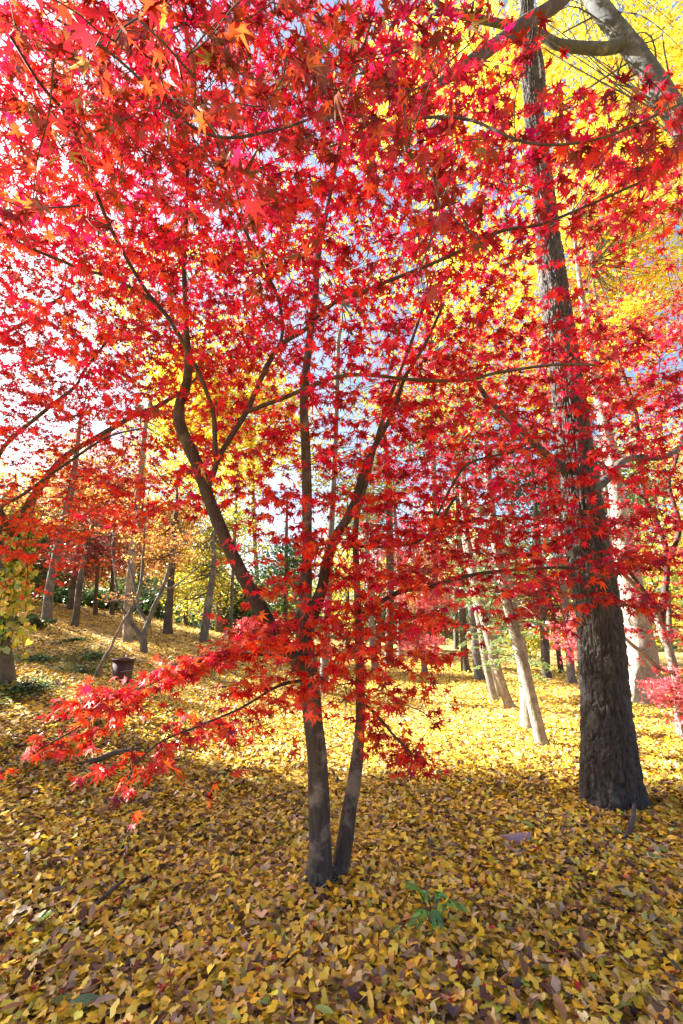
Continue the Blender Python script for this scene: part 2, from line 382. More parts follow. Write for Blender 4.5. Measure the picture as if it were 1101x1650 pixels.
mx = n.new('ShaderNodeMixRGB'); mx.inputs[2].default_value = (.075, .05, .03, 1); l.new(rp.outputs[0], mx.inputs[1]); l.new(r2.outputs[0], mx.inputs[0])
p_ = n.new('ShaderNodeBsdfPrincipled'); p_.inputs['Roughness'].default_value = .85; l.new(mx.outputs[0], p_.inputs['Base Color'])
bp = n.new('ShaderNodeBump'); bp.inputs['Strength'].default_value = .8; bp.inputs['Distance'].default_value = .03
l.new(sp.outputs[1], bp.inputs['Height']); l.new(bp.outputs[0], p_.inputs['Normal']); l.new(p_.outputs[0], o.inputs[0])
M_EARTH = m
tag(MB().add(V, [Fq]).build('ground', M_EARTH), 'woodland floor of dark earth under fallen yellow leaves, rising to the left', 'ground', kind='structure')
def ztn(x, y):
    k = np.c_[x * .9, y * .9, 0 * x]
    return zt(x, y) + noise(k) * .03 + noise(k * 2.7) * .012

LIT = [((.74, .46, .024), 6), ((.82, .58, .055), 4.5), ((.66, .44, .11), 3), ((.66, .47, .22), 2), ((.40, .22, .06), 1.2), ((.14, .07, .035), 1.9), ((.24, .13, .06), .8), ((.40, .42, .06), .6), ((.09, .045, .035), .7)]
lit = MB()
for (ya, yb, dens, sz) in [(.9, 3, 2700, .0355), (3, 5, 1900, .036), (5, 8, 1050, .039), (8, 14, 330, .046), (14, 25, 110, .06)]:
    wd = .95 * yb + .8; nn = int(dens * (yb - ya) * 2 * wd)
    yy = U(ya, yb, nn); xx = U(-wd, wd, nn); kp = np.abs(xx) < .95 * yy + .8
    # bare, browner patches, and thinner cover on the green bank at the left
    pt = noise(np.c_[xx * .8, yy * .8, 0 * xx + 4]); kp &= rng.random(nn) < np.where(pt > .35, .75, 1) * np.where((xx < -3.2) & (yy > 5), .62, 1)
    xx, yy = xx[kp], yy[kp]; nn = len(xx)
    tilt = np.abs(rng.normal(0, .44, nn)) + .05; az = U(0, 6.283, nn)
    nr = np.c_[np.sin(tilt) * np.cos(az), np.sin(tilt) * np.sin(az), np.cos(tilt)]
    h = rng.random(nn) ** 1.6 * .035 + .006
    pos = np.c_[xx, yy, ztn(xx, yy) + h]; tp = rdir(nn); tp = unit(tp - nr * (tp * nr).sum(1)[:, None])
    col = pick(LIT, nn, jit=.14); big = rng.random(nn) < .028
    s_ = sz * U(.7, 1.25, nn)
    k = ~big
    scatter(lit, FAN, pos[k], tp[k], nr[k], s_[k], col[k], curl=rng.normal(.05, .22, k.sum()), fold=rng.normal(.05, .3, k.sum()))
    k = big; nb = k.sum()
    cb = pick([((.30, .17, .07), 3), ((.20, .11, .055), 3), ((.46, .33, .18), 2), ((.42, .30, .18), .8), ((.22, .27, .07), .6), ((.62, .40, .05), 1.5)], nb)
    scatter(lit, OVAL, pos[k] + [0, 0, .012], tp[k], nr[k], s_[k] * U(1.0, 1.5, nb), cb, curl=rng.normal(.1, .3, nb), fold=U(.1, .8, nb))
nn = 420; xx = rng.normal(0, 1.9, nn); yy = rng.normal(3.2, 1.3, nn); kp = (yy > .9); xx, yy = xx[kp], yy[kp]; nn = len(xx)
scatter(lit, STAR7, np.c_[xx, yy, ztn(xx, yy) + U(.025, .045, nn)], rdir(nn), np.c_[rng.normal(0, .3, (nn, 2)), np.ones(nn)], U(.025, .04, nn), pick([((.34, .02, .02), 2), ((.22, .02, .02), 2), ((.36, .08, .03), 1)], nn), curl=rng.normal(0, .4, nn), fold=U(0, .7, nn))
tag(lit.build('fallen_leaves', M_LITTER, smooth=False), 'carpet of fallen yellow fan-shaped ginkgo leaves mixed with brown ones', 'fallen leaves', kind='stuff')

# green ground cover on the left bank
gc = MB()
for (px, py, rx, ry, nn) in [(60, 1068, 80, 26, 1500), (150, 1060, 70, 20, 1100), (130, 1085, 70, 16, 800), (330, 1080, 60, 18, 900), (40, 1115, 60, 26, 900), (120, 1035, 60, 10, 700), (215, 1030, 25, 6, 250), (790, 1115, 14, 4, 120)]:
    c = G(px, py); q = G(px + rx, py); r_ = abs(q[0] - c[0]); q2 = G(px, py - ry); q3 = G(px, py + ry); ry_ = max(.15, (q2[1] - q3[1]) / 2)
    a = U(0, 6.283, nn); d = np.abs(rng.normal(0, .5, nn)); xx = c[0] + np.cos(a) * d * r_; yy = c[1] + np.sin(a) * d * ry_
    nr = np.c_[rng.normal(0, .4, (nn, 2)), np.ones(nn)]
    scatter(gc, HEART, np.c_[xx, yy, ztn(xx, yy) + U(.02, .10, nn)], rdir(nn) + [0, 0, .1], unit(nr), U(.02, .05, nn), pick([((.06, .13, .05), 2), ((.10, .20, .06), 2), ((.18, .24, .06), 1)], nn))
tag(gc.build('ground_cover', M_GREEN, smooth=False), 'low green weeds growing through the leaves on the left bank', 'weeds', kind='stuff')

# ================================================================== FOREGROUND MAPLE
def part_tube(name, parent, L, mat, sides=10, sub=5, **kw):
    mb = MB(); pts, rad = pxpath(L); C = tube(mb, pts, rad, sides, sub, **kw); mb.build(name, mat, parent); return C
base = G(512, 1440); YB = base[1]
maple = thing('maple_tree', base, 'nearest maple, twin-stemmed with scarlet star-shaped leaves, in the middle of the leaf carpet', 'maple')
g = Grow()
y = YB
SA = [(506, 1458, y, 52), (509, 1440, y, 43), (514, 1405, y, 37), (516, 1365, y, 34), (514, 1300, y, 33), (509, 1200, y, 32), (501, 1120, y, 30), (493, 1050, y, 27), (489, 1005, y, 27), (492, 960, y, 21), (495, 880, y, 17), (495, 800, y, 15.5),
      (493, 720, y - .02, 15), (490, 640, y - .03, 13.5), (500, 540, y - .05, 12), (508, 480, y - .08, 11), (512, 420, y - .12, 9), (525, 350, y - .25, 7), (545, 250, y - .5, 6), (570, 130, y - .9, 5), (600, 30, y - 1.3, 4)]
g.seed(part_tube('stem', maple, SA, B_STEM, 28, 14, amp=.09, freq=9, flare=.5)[60:])
y2 = y + .08
SB = [(540, 1436, y2 - .03, 32), (545, 1415, y2, 29), (553, 1370, y2 + .02, 28), (561, 1320, y2 + .03, 25), (571, 1260, y2 + .04, 22), (578, 1200, y2 + .05, 19), (581, 1150, y2 + .05, 16.5), (580, 1080, y2 + .06, 14), (578, 1000, y2 + .1, 12), (575, 930, y2 + .1, 10),
      (573, 860, y2 + .15, 9), (578, 820, y2 + .15, 8), (592, 770, y2 + .2, 8), (604, 720, y2 + .2, 7), (625, 650, y2 + .2, 6), (660, 560, y2, 5), (700, 440, y2 - .3, 4)]
g.seed(part_tube('stem', maple, SB, B_STEM, 22, 14, amp=.10, freq=10, flare=.3)[60:])
def branch(L, sides=8, **kw): g.seed(part_tube('branch', maple, L, B_MAPLE if L[0][3] > 12 else B_TWIG, sides, 6, amp=.05, freq=14, **kw))
branch([(492, 1030, y, 20), (506, 985, y - .02, 21), (520, 945, y - .04, 18), (528, 900, y - .05, 16), (543, 862, y - .06, 15), (561, 833, y - .06, 14), (576, 798, y - .06, 14), (588, 755, y - .08, 12), (606, 715, y - .1, 9), (635, 662, y - .2, 7), (652, 610, y - .3, 6), (685, 555, y - .4, 5), (715, 490, y - .6, 4)], 12)
# the long bent limb on the left
branch([(503, 1100, y, 22), (488, 1078, y - .03, 23), (466, 1050, y - .08, 22), (440, 1015, y - .14, 22), (424, 988, y - .18, 24), (406, 955, y - .2, 22), (380, 905, y - .24, 21.5), (356, 852, y - .28, 20), (336, 802, y - .3, 20), (323, 762, y - .32, 21), (306, 722, y - .35, 20), (291, 686, y - .38, 19), (289, 655, y - .4, 16), (299, 625, y - .42, 14.5), (304, 590, y - .45, 13), (302, 552, y - .48, 10),
        (299, 500, y - .5, 8), (297, 420, y - .55, 7), (301, 330, y - .7, 6), (301, 200, y - 1.0, 5), (288, 90, y - 1.4, 4)], 14)
branch([(332, 795, y - .3, 11), (348, 750, y - .36, 9), (347, 719, y - .4, 8), (345, 675, y - .45, 7.5), (338, 646, y - .5, 7), (323, 606, y - .55, 7), (303, 566, y - .6, 7), (276, 519, y - .7, 6.5), (262, 500, y - .75, 6.5), (230, 460, y - .85, 6), (175, 360, y - 1.15, 6), (135, 250, y - 1.5, 6), (107, 185, y - 1.7, 6), (65, 135, y - 1.85, 5), (15, 55, y - 2.1, 4.5)])
branch([(262, 502, y - .75, 5.5), (243, 483, y - .8, 5.5), (185, 450, y - .9, 5), (130, 432, y - 1.0, 5), (50, 400, y - 1.15, 4.5), (-20, 365, y - 1.3, 4)])
branch([(347, 752, y - .36, 9), (363, 719, y - .35, 9), (397, 664, y - .3, 9), (423, 606, y - .3, 8.5), (450, 558, y - .32, 8), (488, 534, y - .4, 7.5), (510, 512, y - .45, 7), (546, 483, y - .55, 7), (582, 472, y - .62, 6.5), (633, 450, y - .75, 6), (715, 417, y - .95, 6), (800, 375, y - 1.2, 5.5), (870, 362, y - 1.3, 5), (950, 330, y - 1.5, 4.5), (1040, 290, y - 1.7, 4)])
branch([(452, 556, y - .32, 6), (456, 523, y - .4, 5), (448, 479, y - .5, 5), (430, 440, y - .65, 4.5), (385, 350, y - 1.0, 4), (350, 230, y - 1.4, 4)])
branch([(397, 664, y - .3, 7.5), (460, 640, y - .4, 7), (530, 611, y - .5, 6.5), (585, 604, y - .55, 6), (670, 612, y - .6, 5.5), (750, 613, y - .7, 5), (800, 601, y - .75, 5), (890, 588, y - .9, 4.5), (960, 588, y - 1.0, 4)])
branch([(578, 1000, y2 + .1, 9), (593, 984, y2 + .05, 9), (643, 954, y2, 8), (687, 948, y2 - .05, 7.5), (706, 942, y2 - .1, 7), (743, 931, y2 - .15, 6.5), (789, 922, y2 - .2, 6), (857, 917, y2 - .3, 5), (918, 915, y2 - .4, 4.5), (975, 930, y2 - .5, 4)])
branch([(690, 862, y2 - .25, 4), (730, 780, y2 - .4, 4), (760, 745, y2 - .5, 4), (830, 728, y2 - .6, 4), (870, 718, y2 - .7, 3.5)])
branch([(560, 880, y2 + .1, 6), (640, 880, y2 - .1, 5), (690, 862, y2 - .25, 5), (735, 800, y2 - .35, 5)])
branch([(570, 130, y - .9, 4), (520, 180, y - 1.2, 4), (440, 210, y - 1.6, 4.5), (330, 215, y - 1.9, 4.5), (190, 95, y - 2.15, 4.5), (90, 30, y - 2.3, 4)])
branch([(545, 250, y - .5, 5), (640, 200, y - 1.0, 5), (740, 190, y - 1.5, 4.5), (850, 230, y - 1.75, 4), (960, 225, y - 1.85, 4), (1060, 185, y - 1.9, 3.5)])
# low sprays reaching left and toward the camera
LOWL = [(470, 1052, y - .1, 6), (430, 1055, y - .35, 5), (370, 1055, y - .7, 4.5), (300, 1075, y - 1.0, 4), (220, 1115, y - 1.1, 3.5), (130, 1170, y - 1.2, 3), (45, 1218, y - 1.25, 2.5)]
LOWM = [(497, 1095, y - .03, 6), (450, 1105, y - .4, 5), (390, 1140, y - .8, 4), (320, 1170, y - 1.1, 3.5), (260, 1195, y - 1.3, 3), (215, 1235, y - 1.4, 2.5)]
LOWR = [(581, 1130, y2 + .05, 6), (605, 1150, y2 - .2, 5), (635, 1185, y2 - .5, 4), (665, 1215, y2 - .7, 3)]
for L in (LOWL, LOWM, LOWR): branch(L)

GM = ["9999999999987542100000", "9999999999998764310000", "9999999999999875300000", "9999999999999986543344", "8999999999999998766667", "7999999999999998776655",
      "7889999999999998765554", "7789999999999997654322", "6678999999999997531100", "5556788999999997532000", "4556789999999998876544", "3556787899999998877655",
      "2344544368999998877755", "1122222257999998876644", "0000012468999998866544", "0002444688999998865443", "0003322588999998866444", "0000000225999999877644",
      "0000000017999986655653", "0000000069999732223343", "0000000799999742000000", "0000000777998500000000", "0000000233357410000000"]
def yr(px, py):
    a = np.interp(py, [0, 150, 300, 500, 700, 900, 1100], [.9, 1.15, 1.55, 2.05, 2.35, 2.3, 2.25])
    b = np.interp(py, [0, 150, 300, 500, 700, 900, 1100], [2.5, 2.9, 3.3, 3.7, 3.8, 3.7, 3.4])
    return a, b
SZ = .098; PER = 9
cl = clusters(GM, yr, SZ, PER, lambda v: np.interp(v, [0, 250, 450, 800, 900], [8.0, 7.0, 5.0, 5.6, 7.4]))
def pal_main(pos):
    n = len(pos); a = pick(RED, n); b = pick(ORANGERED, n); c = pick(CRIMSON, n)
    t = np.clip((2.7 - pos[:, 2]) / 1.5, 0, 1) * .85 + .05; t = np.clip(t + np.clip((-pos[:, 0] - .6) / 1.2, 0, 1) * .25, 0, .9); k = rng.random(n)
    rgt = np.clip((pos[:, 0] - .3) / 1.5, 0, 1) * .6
    out = np.where((k < t)[:, None], b, a); d = pick(DEEP, n); dk = np.clip((1.9 - pos[:, 1]) / .9, 0, 1) * .8; out = np.where((rng.random(n) < dk)[:, None], d, out); return np.where((rng.random(n) < rgt)[:, None], c, out)  # leaves nearer the camera turn DEEP, canopy shade put into their colour
def dry_main(pos):
    t = np.clip((.9 + .55 * pos[:, 2] - 1.0 - pos[:, 1]) / 1.2, 0, 1)
    return .02 + .16 * t
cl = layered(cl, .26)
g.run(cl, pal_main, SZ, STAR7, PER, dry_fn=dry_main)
near_g = ["99999999999753", "99999999999965", "89999999999987", "78899999999998", "66777777777788", "45555555556688", "23333444444567", "11122223333444"]
cl_n = clusters(near_g, lambda px, py: (np.interp(py, [0, 400], [.55, .95]), np.interp(py, [0, 400], [1.0, 1.5])), .10, 8, 1.35, 0, 0, 55)
cl_n = np.concatenate([cl_n, clusters(["0004688", "0033454", "0122211", "1111000"], lambda px, py: (1.0, 1.7), .10, 8, .7, 740, 150, 52)])
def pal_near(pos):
    n = len(pos); return np.where((rng.random(n) < .74)[:, None], pick(DEEP, n), np.where((rng.random(n) < .5)[:, None], pick(ORANGERED, n), pick(RED, n)))  # mostly DEEP: shade on the near top leaves is painted in
g.run(cl_n, pal_near, .092, STAR7, 8, dry_fn=lambda p: np.full(len(p), .17), droop=(.2, 1.2))
# low sprays
def along(L, n, spread, drop):
    C = catmull(np.array([P(a, b, Y) for a, b, Y, _ in L]), 12); q = C[rng.integers(int(len(C) * .22), len(C), n)]
    return q + rng.normal(0, spread, (n, 3)) * np.array([1, 1, .45]) - np.array([0, 0, 1]) * U(0, drop, (n, 1))
cl2 = np.concatenate([along(LOWL, 84, .05, .03) + np.array([0, 0, .02]), along([(440, 1015, 2.9, 1), (380, 1040, 2.6, 1), (300, 1060, 2.2, 1), (215, 1106, 1.95, 1), (140, 1130, 1.8, 1)], 36, .035, .02), along(LOWM, 44, .085, .06), along(LOWR, 45, .06, .08)])
def pal_low(pos):
    n = len(pos); return np.where((rng.random(n) < .72)[:, None], pick(ORANGERED, n), pick(CRIMSON, n))
g.run(cl2, pal_low, .078, STAR7, 7, droop=(.2, .7), reach=.14)
g.twig.build('twigs', B_TWIG, maple)
g.leaf.build('crown', M_LEAF, maple, smooth=False)
tag(g.dry.build('withered_leaves', M_DRY, maple, smooth=False), 'brown shrivelled leaves hanging curled among the red ones')

# ================================================================== LEFT MAPLE (leaning, vine on it)
def pxthing(name, px, py, Y, label, cat, group=None):
    p = P(px, py, Y); return thing(name, p, label, cat, group)
lm = pxthing('maple_tree', -20, 1085, 6.3, 'orange-red maple leaning in from the left edge, its trunk hung with a yellow vine', 'maple')
g2 = Grow(); y = 6.3
g2.seed(part_tube('trunk', lm, [(-25, 1100, y, 72), (-20, 1080, y, 62), (-8, 1010, y, 48), (6, 950, y, 42), (15, 895, y, 36), (36, 835, y - .1, 22), (48, 812, y - .15, 15), (75, 770, y - .3, 11), (109, 733, y - .4, 9), (163, 701, y - .55, 8.5), (218, 669, y - .7, 8), (254, 655, y - .8, 7), (309, 617, y - 1.0, 5), (340, 580, y - 1.1, 5)], B_DARK, 18, 8, amp=.1, freq=6, flare=.3)[20:])
def br2(L): g2.seed(part_tube('branch', lm, L, B_TWIG, 7, 6, amp=.05, freq=10))
br2([(20, 880, y, 22), (-10, 800, y - .6, 12), (0, 730, y - 1.5, 7), (65, 668, y - 1.9, 6), (120, 624, y - 2.1, 5), (134, 600, y - 2.2, 4), (180, 540, y - 2.3, 4)])
br2([(25, 865, y, 14), (0, 824, y - 1.2, 6), (40, 795, y - 1.6, 5), (116, 741, y - 1.8, 4.5), (174, 704, y - 2.0, 3.5), (230, 690, y - 2.1, 3)])
br2([(10, 920, y, 30), (-60, 780, y - .4, 24), (-140, 600, y - .9, 20), (-160, 440, y - 1.3, 14), (-120, 300, y - 1.6, 9), (-60, 220, y - 1.8, 5)])
br2([(-130, 620, y - .9, 14), (-40, 560, y - 1.4, 8), (40, 520, y - 1.8, 5), (110, 470, y - 2.1, 3.5)])
br2([(-100, 690, y - .7, 16), (-300, 560, y - .8, 13), (-480, 470, y - 1.0, 9), (-620, 420, y - 1.2, 6)])
GL = ["3333331100", "4444443211", "6666653211", "7777764321", "7777765431", "8888876543", "9999986643", "9999998843", "9999999853", "8889999720", "8899995400", "9998630000", "9860000000", "4200000000"]
def yr2(px, py): return np.interp(py, [250, 500, 900], [3.4, 3.7, 4.2]), np.interp(py, [250, 500, 900], [5.2, 5.6, 6.0])
cl = clusters(GL, yr2, .085, 10, 4.2, 0, 250)
GLO = ["0234555543", "2455666654", "3566666655", "3555666655", "2445555555", "0123344444", "0000122233"]      # unseen crown outside the frame, extended for its shade
cl_o = clusters(GLO, lambda a, b: (3.6, 5.6), .085, 10, 3.0, -900, 80, 90)
# unseen crown added beyond the left edge, laid out to shade the foreground
zz_ = U(2.8, 6.0, 8500); cl_s = np.c_[U(-7, 3, 8500) - 1.437 * zz_, U(1.0, 5.25, 8500) + .556 * zz_, zz_]; cl_s = cl_s[(cl_s[:, 0] < -.98 * cl_s[:, 1] - .6) & (cl_s[:, 0] > -12)]
def open_to_sun(q, keep=.12):      # leave the gap through which the low spray is sunlit
    dz = q[:, 2] - 1.3; a = q[:, 0] + 1.437 * dz; b = q[:, 1] - .556 * dz
    return q[~((a > -2.3) & (a < -.1) & (b > 1.35) & (b < 2.95)) | (rng.random(len(q)) < keep)]
cl_s = open_to_sun(cl_s); cl_o = open_to_sun(cl_o)
def pal_l(pos):
    n = len(pos); t = np.clip((4.2 - pos[:, 2]) / 1.6, 0, 1); return np.where((rng.random(n) < .25 + .7 * t)[:, None], pick(ORANGERED, n), pick(RED, n))
g2.run(np.concatenate([layered(cl, .4, .85), cl_o, cl_s]), pal_l, .085, STAR5, 10, thick=.002, reach=.25)
g2.twig.build('twigs', B_TWIG, lm); g2.leaf.build('crown', M_LEAF, lm, smooth=False)

# unseen tall trees added beyond the left edge to shade the ground
def shade_tree(tx, ty, H, label, xa, xb, ya, yb, za, zb, n_, nl):
    z0 = zt(tx, ty); tt = thing('unseen_tall_tree', (tx, ty, z0), label, 'tree'); mb = MB()
    CT = tube(mb, np.array([[tx, ty, z0 - .1], [tx + .1, ty, H * .25], [tx, ty + .1, H * .5], [tx + .3, ty + .2, H * .75], [tx + .5, ty + .3, H]]), np.array([.34, .27, .22, .15, .05]), 16, 8, amp=.06, freq=5, flare=.3); mb.build('trunk', B_GREY, tt)
    lb, lf = MB(), MB(); zz_ = U(za, zb, n_); q_ = np.c_[U(xa, xb, n_) - 1.437 * zz_, U(ya, yb, n_) + .556 * zz_, zz_]
    q_ = open_to_sun(q_); q_ = q_[q_[:, 0] < -.98 * q_[:, 1] - .6]; n_ = len(q_)
    for q in q_:
        a = CT[np.abs(CT[:, 2] - q[2] + 1.2).argmin()]; tube(lb, np.array([a, (a + q) / 2 + rng.normal(0, .15, 3), q]), np.array([.03, .02, .006]), 4, 3)
    i_ = rng.integers(0, n_, nl); scatter(lf, QUAD, q_[i_] + rng.normal(0, .28, (nl, 3)), rdir(nl) + [0, 0, -.4], rng.normal(0, .6, (nl, 3)) + [0, 0, 1], U(.07, .13, nl), pick(YGREEN, nl))
    lb.build('limbs', B_GREY, tt); lf.build('crown', M_YLEAF, tt, smooth=False)
shade_tree(-12.5, 8.2, 12, 'unseen tall broad yellow-green tree, added beyond the left edge to shade the foreground', -1, 5.5, 1.0, 5.0, 7.6, 12.5, 340, 18000)
shade_tree(-16.5, 12.6, 10, 'unseen tall broad yellow-green tree, added beyond the left edge to shade the left bank', -8, -1.6, 6.2, 14.5, 5.5, 10.5, 260, 13000)

# climbing vine hanging on that trunk
vp = P(20, 1010, 6.15)
vine = thing('climbing_vine', vp, 'yellow and green leafy vine hanging down the leaning trunk at the left edge', 'vine')
vs, vl = MB(), MB(); LP, CC = [], []
for q in range(16):
    x0 = U(12, 58); yy = np.linspace(U(815, 860), U(930, 1055), 7); L = [(x0 - (t * 20) + rng.normal(0, 4), v, 6.15 + rng.normal(0, .08), .8) for t, v in zip(np.linspace(0, 1, 7), yy)]
    pts, rad = pxpath(L); C = tube(vs, pts, rad, 4, 5); LP.append(C[rng.integers(0, len(C), 60)] + rng.normal(0, .045, (60, 3)))
    CC.append(pick([((.62, .52, .05), 3), ((.70, .50, .06), 2), ((.34, .42, .05), 2)] if q % 3 else [((.16, .34, .05), 3), ((.30, .42, .06), 2)], 60))
LP = np.concatenate(LP); nn = len(LP)
vs.build('stem', B_TWIG, vine)
scatter(vl, HEART, LP, rdir(nn) * .7 + [0, 0, -1], rng.normal(0, 1, (nn, 3)) + [0, -1, .6], U(.045, .085, nn), np.concatenate(CC)); vl.build('foliage', M_GREEN, vine, smooth=False)

# ================================================================== RIGHT MAPLE
YR = 6.9
rm = thing('maple_tree', P(1096, 1195, YR), 'crimson maple with a thin pale curved trunk, behind the thick dark trunk at the right', 'maple')
g3 = Grow(); y = YR
g3.seed(part_tube('trunk', rm, [(1097, 1205, y, 15), (1096, 1180, y, 13), (1093, 1120, y, 12), (1085, 1070, y, 12), (1071, 1028, y, 12), (1058, 990, y, 12), (1047, 963, y - .1, 11), (1025, 945, y - .2, 8), (1005, 925, y - .3, 6), (960, 880, y - .5, 4)], B_PALE, 12, 8, amp=.08, freq=8))
def br3(L, m_=B_TWIG): g3.seed(part_tube('branch', rm, L, m_, 7, 6, amp=.05, freq=10))
br3([(1088, 1085, y, 8), (1060, 1075, y - .1, 8), (1043, 1058, y - .1, 7), (1020, 1040, y - .15, 6), (1004, 1025, y - .2, 4)], B_PALE)
br3([(1066, 1010, y, 10), (1075, 900, y, 9), (1058, 840, y - .1, 8), (1040, 804, y - .2, 8), (1032, 746, y - .3, 7), (1028, 702, y - .4, 6), (1024, 660, y - .5, 5), (990, 560, y - .7, 4)])
br3([(1075, 910, y, 8), (1095, 850, y - .1, 7), (1078, 780, y - .2, 6), (1090, 740, y - .3, 5), (1110, 640, y - .5, 4), (1090, 500, y - .8, 3)])
br3([(1040, 804, y - .2, 6), (960, 740, y - .8, 5), (880, 690, y - 1.2, 4), (800, 660, y - 1.4, 3)])
br3([(1047, 963, y - .1, 6), (960, 860, y - .9, 5), (880, 840, y - 1.3, 4), (790, 830, y - 1.6, 3)])
GR = ["00000001123", "00000011112", "00000001111", "00000012333", "00001245677", "24445578999", "56667788999", "56667788999", "66677788888", "56677788777", "56677788888", "45667788999", "12334567999", "00112345777", "00001133455", "00000001221"]
cl = clusters(GR, lambda a, b: (np.interp(b, [300, 600, 1000], [4.7, 4.8, 4.6]), 6.9), .085, 10, 3.2, 600, 270, 50)
cl = np.concatenate([cl, clusters(["555", "777", "777", "666"], lambda a, b: (4.8, 7.5), .085, 10, 2.0, 1150, 450, 120)])
def pal_r(pos): return pick(CRIMSON, len(pos))
g3.run(layered(cl, .4, .85), pal_r, .085, STAR5, 10, thick=.002, reach=.25)
g3.twig.build('twigs', B_TWIG, rm); g3.leaf.build('crown', M_LEAF, rm, smooth=False)

# ================================================================== trees with simple crowns
def crown_cloud(mb, limb, root_pts, cx, cy, Y, rx, ry, n, leaf, pal, shape=QUAD, clumps=26, flat=.55, depth=None, spread=.22, hang=.2, limb_w=.02):
    """clumps of leaves inside an ellipsoid given in photo pixels at distance Y, each carried on its own limb"""
    if Y > 12.5 and leaf > .065: n = int(n * 1.8); clumps = int(clumps * 1.5)
    c = P(cx, cy, Y); k = mpp(cx, cy, Y); ax = rx * k; az = ry * k; ay = depth or ax
    u = unit(rng.normal(0, 1, (clumps, 3))) * (rng.random((clumps, 1)) ** .4); cc = c + u * np.array([ax, ay, az])
    root_pts = np.asarray(root_pts)
    for q in cc:
        a = root_pts[(((root_pts - q) * np.array([1, 1, 1.0])) ** 2).sum(1).argmin()]; mdl = (a + q) / 2 + rng.normal(0, .06, 3) * np.linalg.norm(q - a) + [0, 0, -.05 * np.linalg.norm(q - a)]
        tube(limb, np.array([a, mdl, q]), np.array([limb_w, limb_w * .6, limb_w * .25]), 5, 4)
    idx = rng.integers(0, clumps, n); s_ = spread * (ax + az) * .75
    pos = cc[idx] + rng.normal(0, 1, (n, 3)) * np.array([s_, s_, s_ * flat]) * U(.5, 1.2, (clumps, 1))[idx]
    tp = rdir(n); tp[:, 2] = -U(-.2, 1, n) - hang
    scatter(mb, shape, pos, tp, np.array([0, 0, 1.]) + rng.normal(0, .6, (n, 3)), leaf * U(.6, 1.3, n), pick(pal, n))
def tree(name, label, cat, trunk, bark, crowns=(), height=None, group=None, sides=12, lmat=None, furrow=0, amp=.06, flare=.25, sub=6, limb_w=.02, extra=None):
    """trunk: [(px, py, Y, width_px)...] from the foot up; height adds straight wood above the last point"""
    pts, rad = pxpath(trunk); b0 = pts[0].copy(); b0[2] = zt(b0[0], b0[1])
    if b0[2] < pts[0][2] - .02: pts = np.vstack([[b0[0], b0[1], b0[2] - .1], pts]); rad = np.append(rad[0] * 1.05, rad)
    else: pts[0][2] = min(pts[0][2], b0[2] - .05)
    if height:
        d = pts[-1] - pts[-3]; d = d / np.linalg.norm(d); d = unit(d * .5 + np.array([0, 0, .5]) + rng.normal(0, .04, 3)); L = max(1.0, height - pts[-1][2]); r0 = rad[-1]
        for f in (.35, .7, 1): pts = np.vstack([pts, pts[-1] + d * L * .34 + rng.normal(0, .05, 3)]); rad = np.append(rad, r0 * (1 - .75 * f))
    t = thing(name, b0, label, cat, group); mb = MB()
    C = tube(mb, pts, rad, sides, sub, amp=amp, freq=6, flare=flare, furrow=furrow); mb.build('trunk', bark, t)
    if crowns:
        lb, lf = MB(), MB()
        for c in crowns: crown_cloud(lf, lb, C[len(C) // 3:], *c[:-1], limb_w=limb_w, **c[-1])
        lb.build('limbs', bark, t); lf.build('crown', lmat or M_YLEAF, t, smooth=False)
    return t, C

# the big furrowed trunk on the right
y = 4.55
BT = [(992, 1305, y, 106), (990, 1285, y, 98), (985, 1240, y, 87), (980, 1180, y, 79), (973, 1100, y, 73), (966, 1000, y, 69), (950, 900, y, 66), (940, 820, y, 60), (927, 720, y, 53), (917, 640, y, 49), (905, 560, y, 46), (893, 470, y, 43), (882, 380, y, 38), (871, 280, y, 34), (862, 200, y, 30), (853, 100, y, 26), (848, 0, y, 22), (843, -120, y, 16)]
bt = thing('big_tree', G(990, 1290), 'thick dark tree trunk with deeply furrowed bark, nearest trunk on the right', 'tree')
mb = MB(); pts, rad = pxpath(BT); CB = tube(mb, pts, rad, 220, 60, amp=.03, freq=3, flare=.14, furrow=.022); mb.build('trunk', B_BIG, bt)
part_tube('limb', bt, [(925, 770, y, 20), (905, 752, y - .05, 17), (872, 727, y - .1, 15), (836, 690, y - .15, 13), (792, 650, y - .2, 10), (765, 615, y - .3, 7), (730, 590, y - .4, 4)], B_BIG, 12, 6, amp=.08, freq=8)
part_tube('limb', bt, [(862, 205, y, 18), (872, 150, y + .1, 15), (868, 90, y + .1, 12), (845, 20, y, 10), (830, -60, y, 7)], B_BIG, 12, 6, amp=.08, freq=8)
part_tube('limb', bt, [(935, 800, y, 18), (975, 775, y + .2, 14), (1010, 740, y + .4, 11), (1075, 735, y + .6, 9), (1120, 700, y + .8, 6)], B_BIG, 12, 6, amp=.08, freq=8)
lb, lf = MB(), MB()
crown_cloud(lf, lb, CB[-300:], 780, 90, 6.6, 110, 150, 2000, .08, YELLOW, FAN, clumps=15, spread=.18, depth=.9, limb_w=.008); lb.build('twigs', B_GREY, bt); lf.build('crown', M_YLEAF, bt, smooth=False)

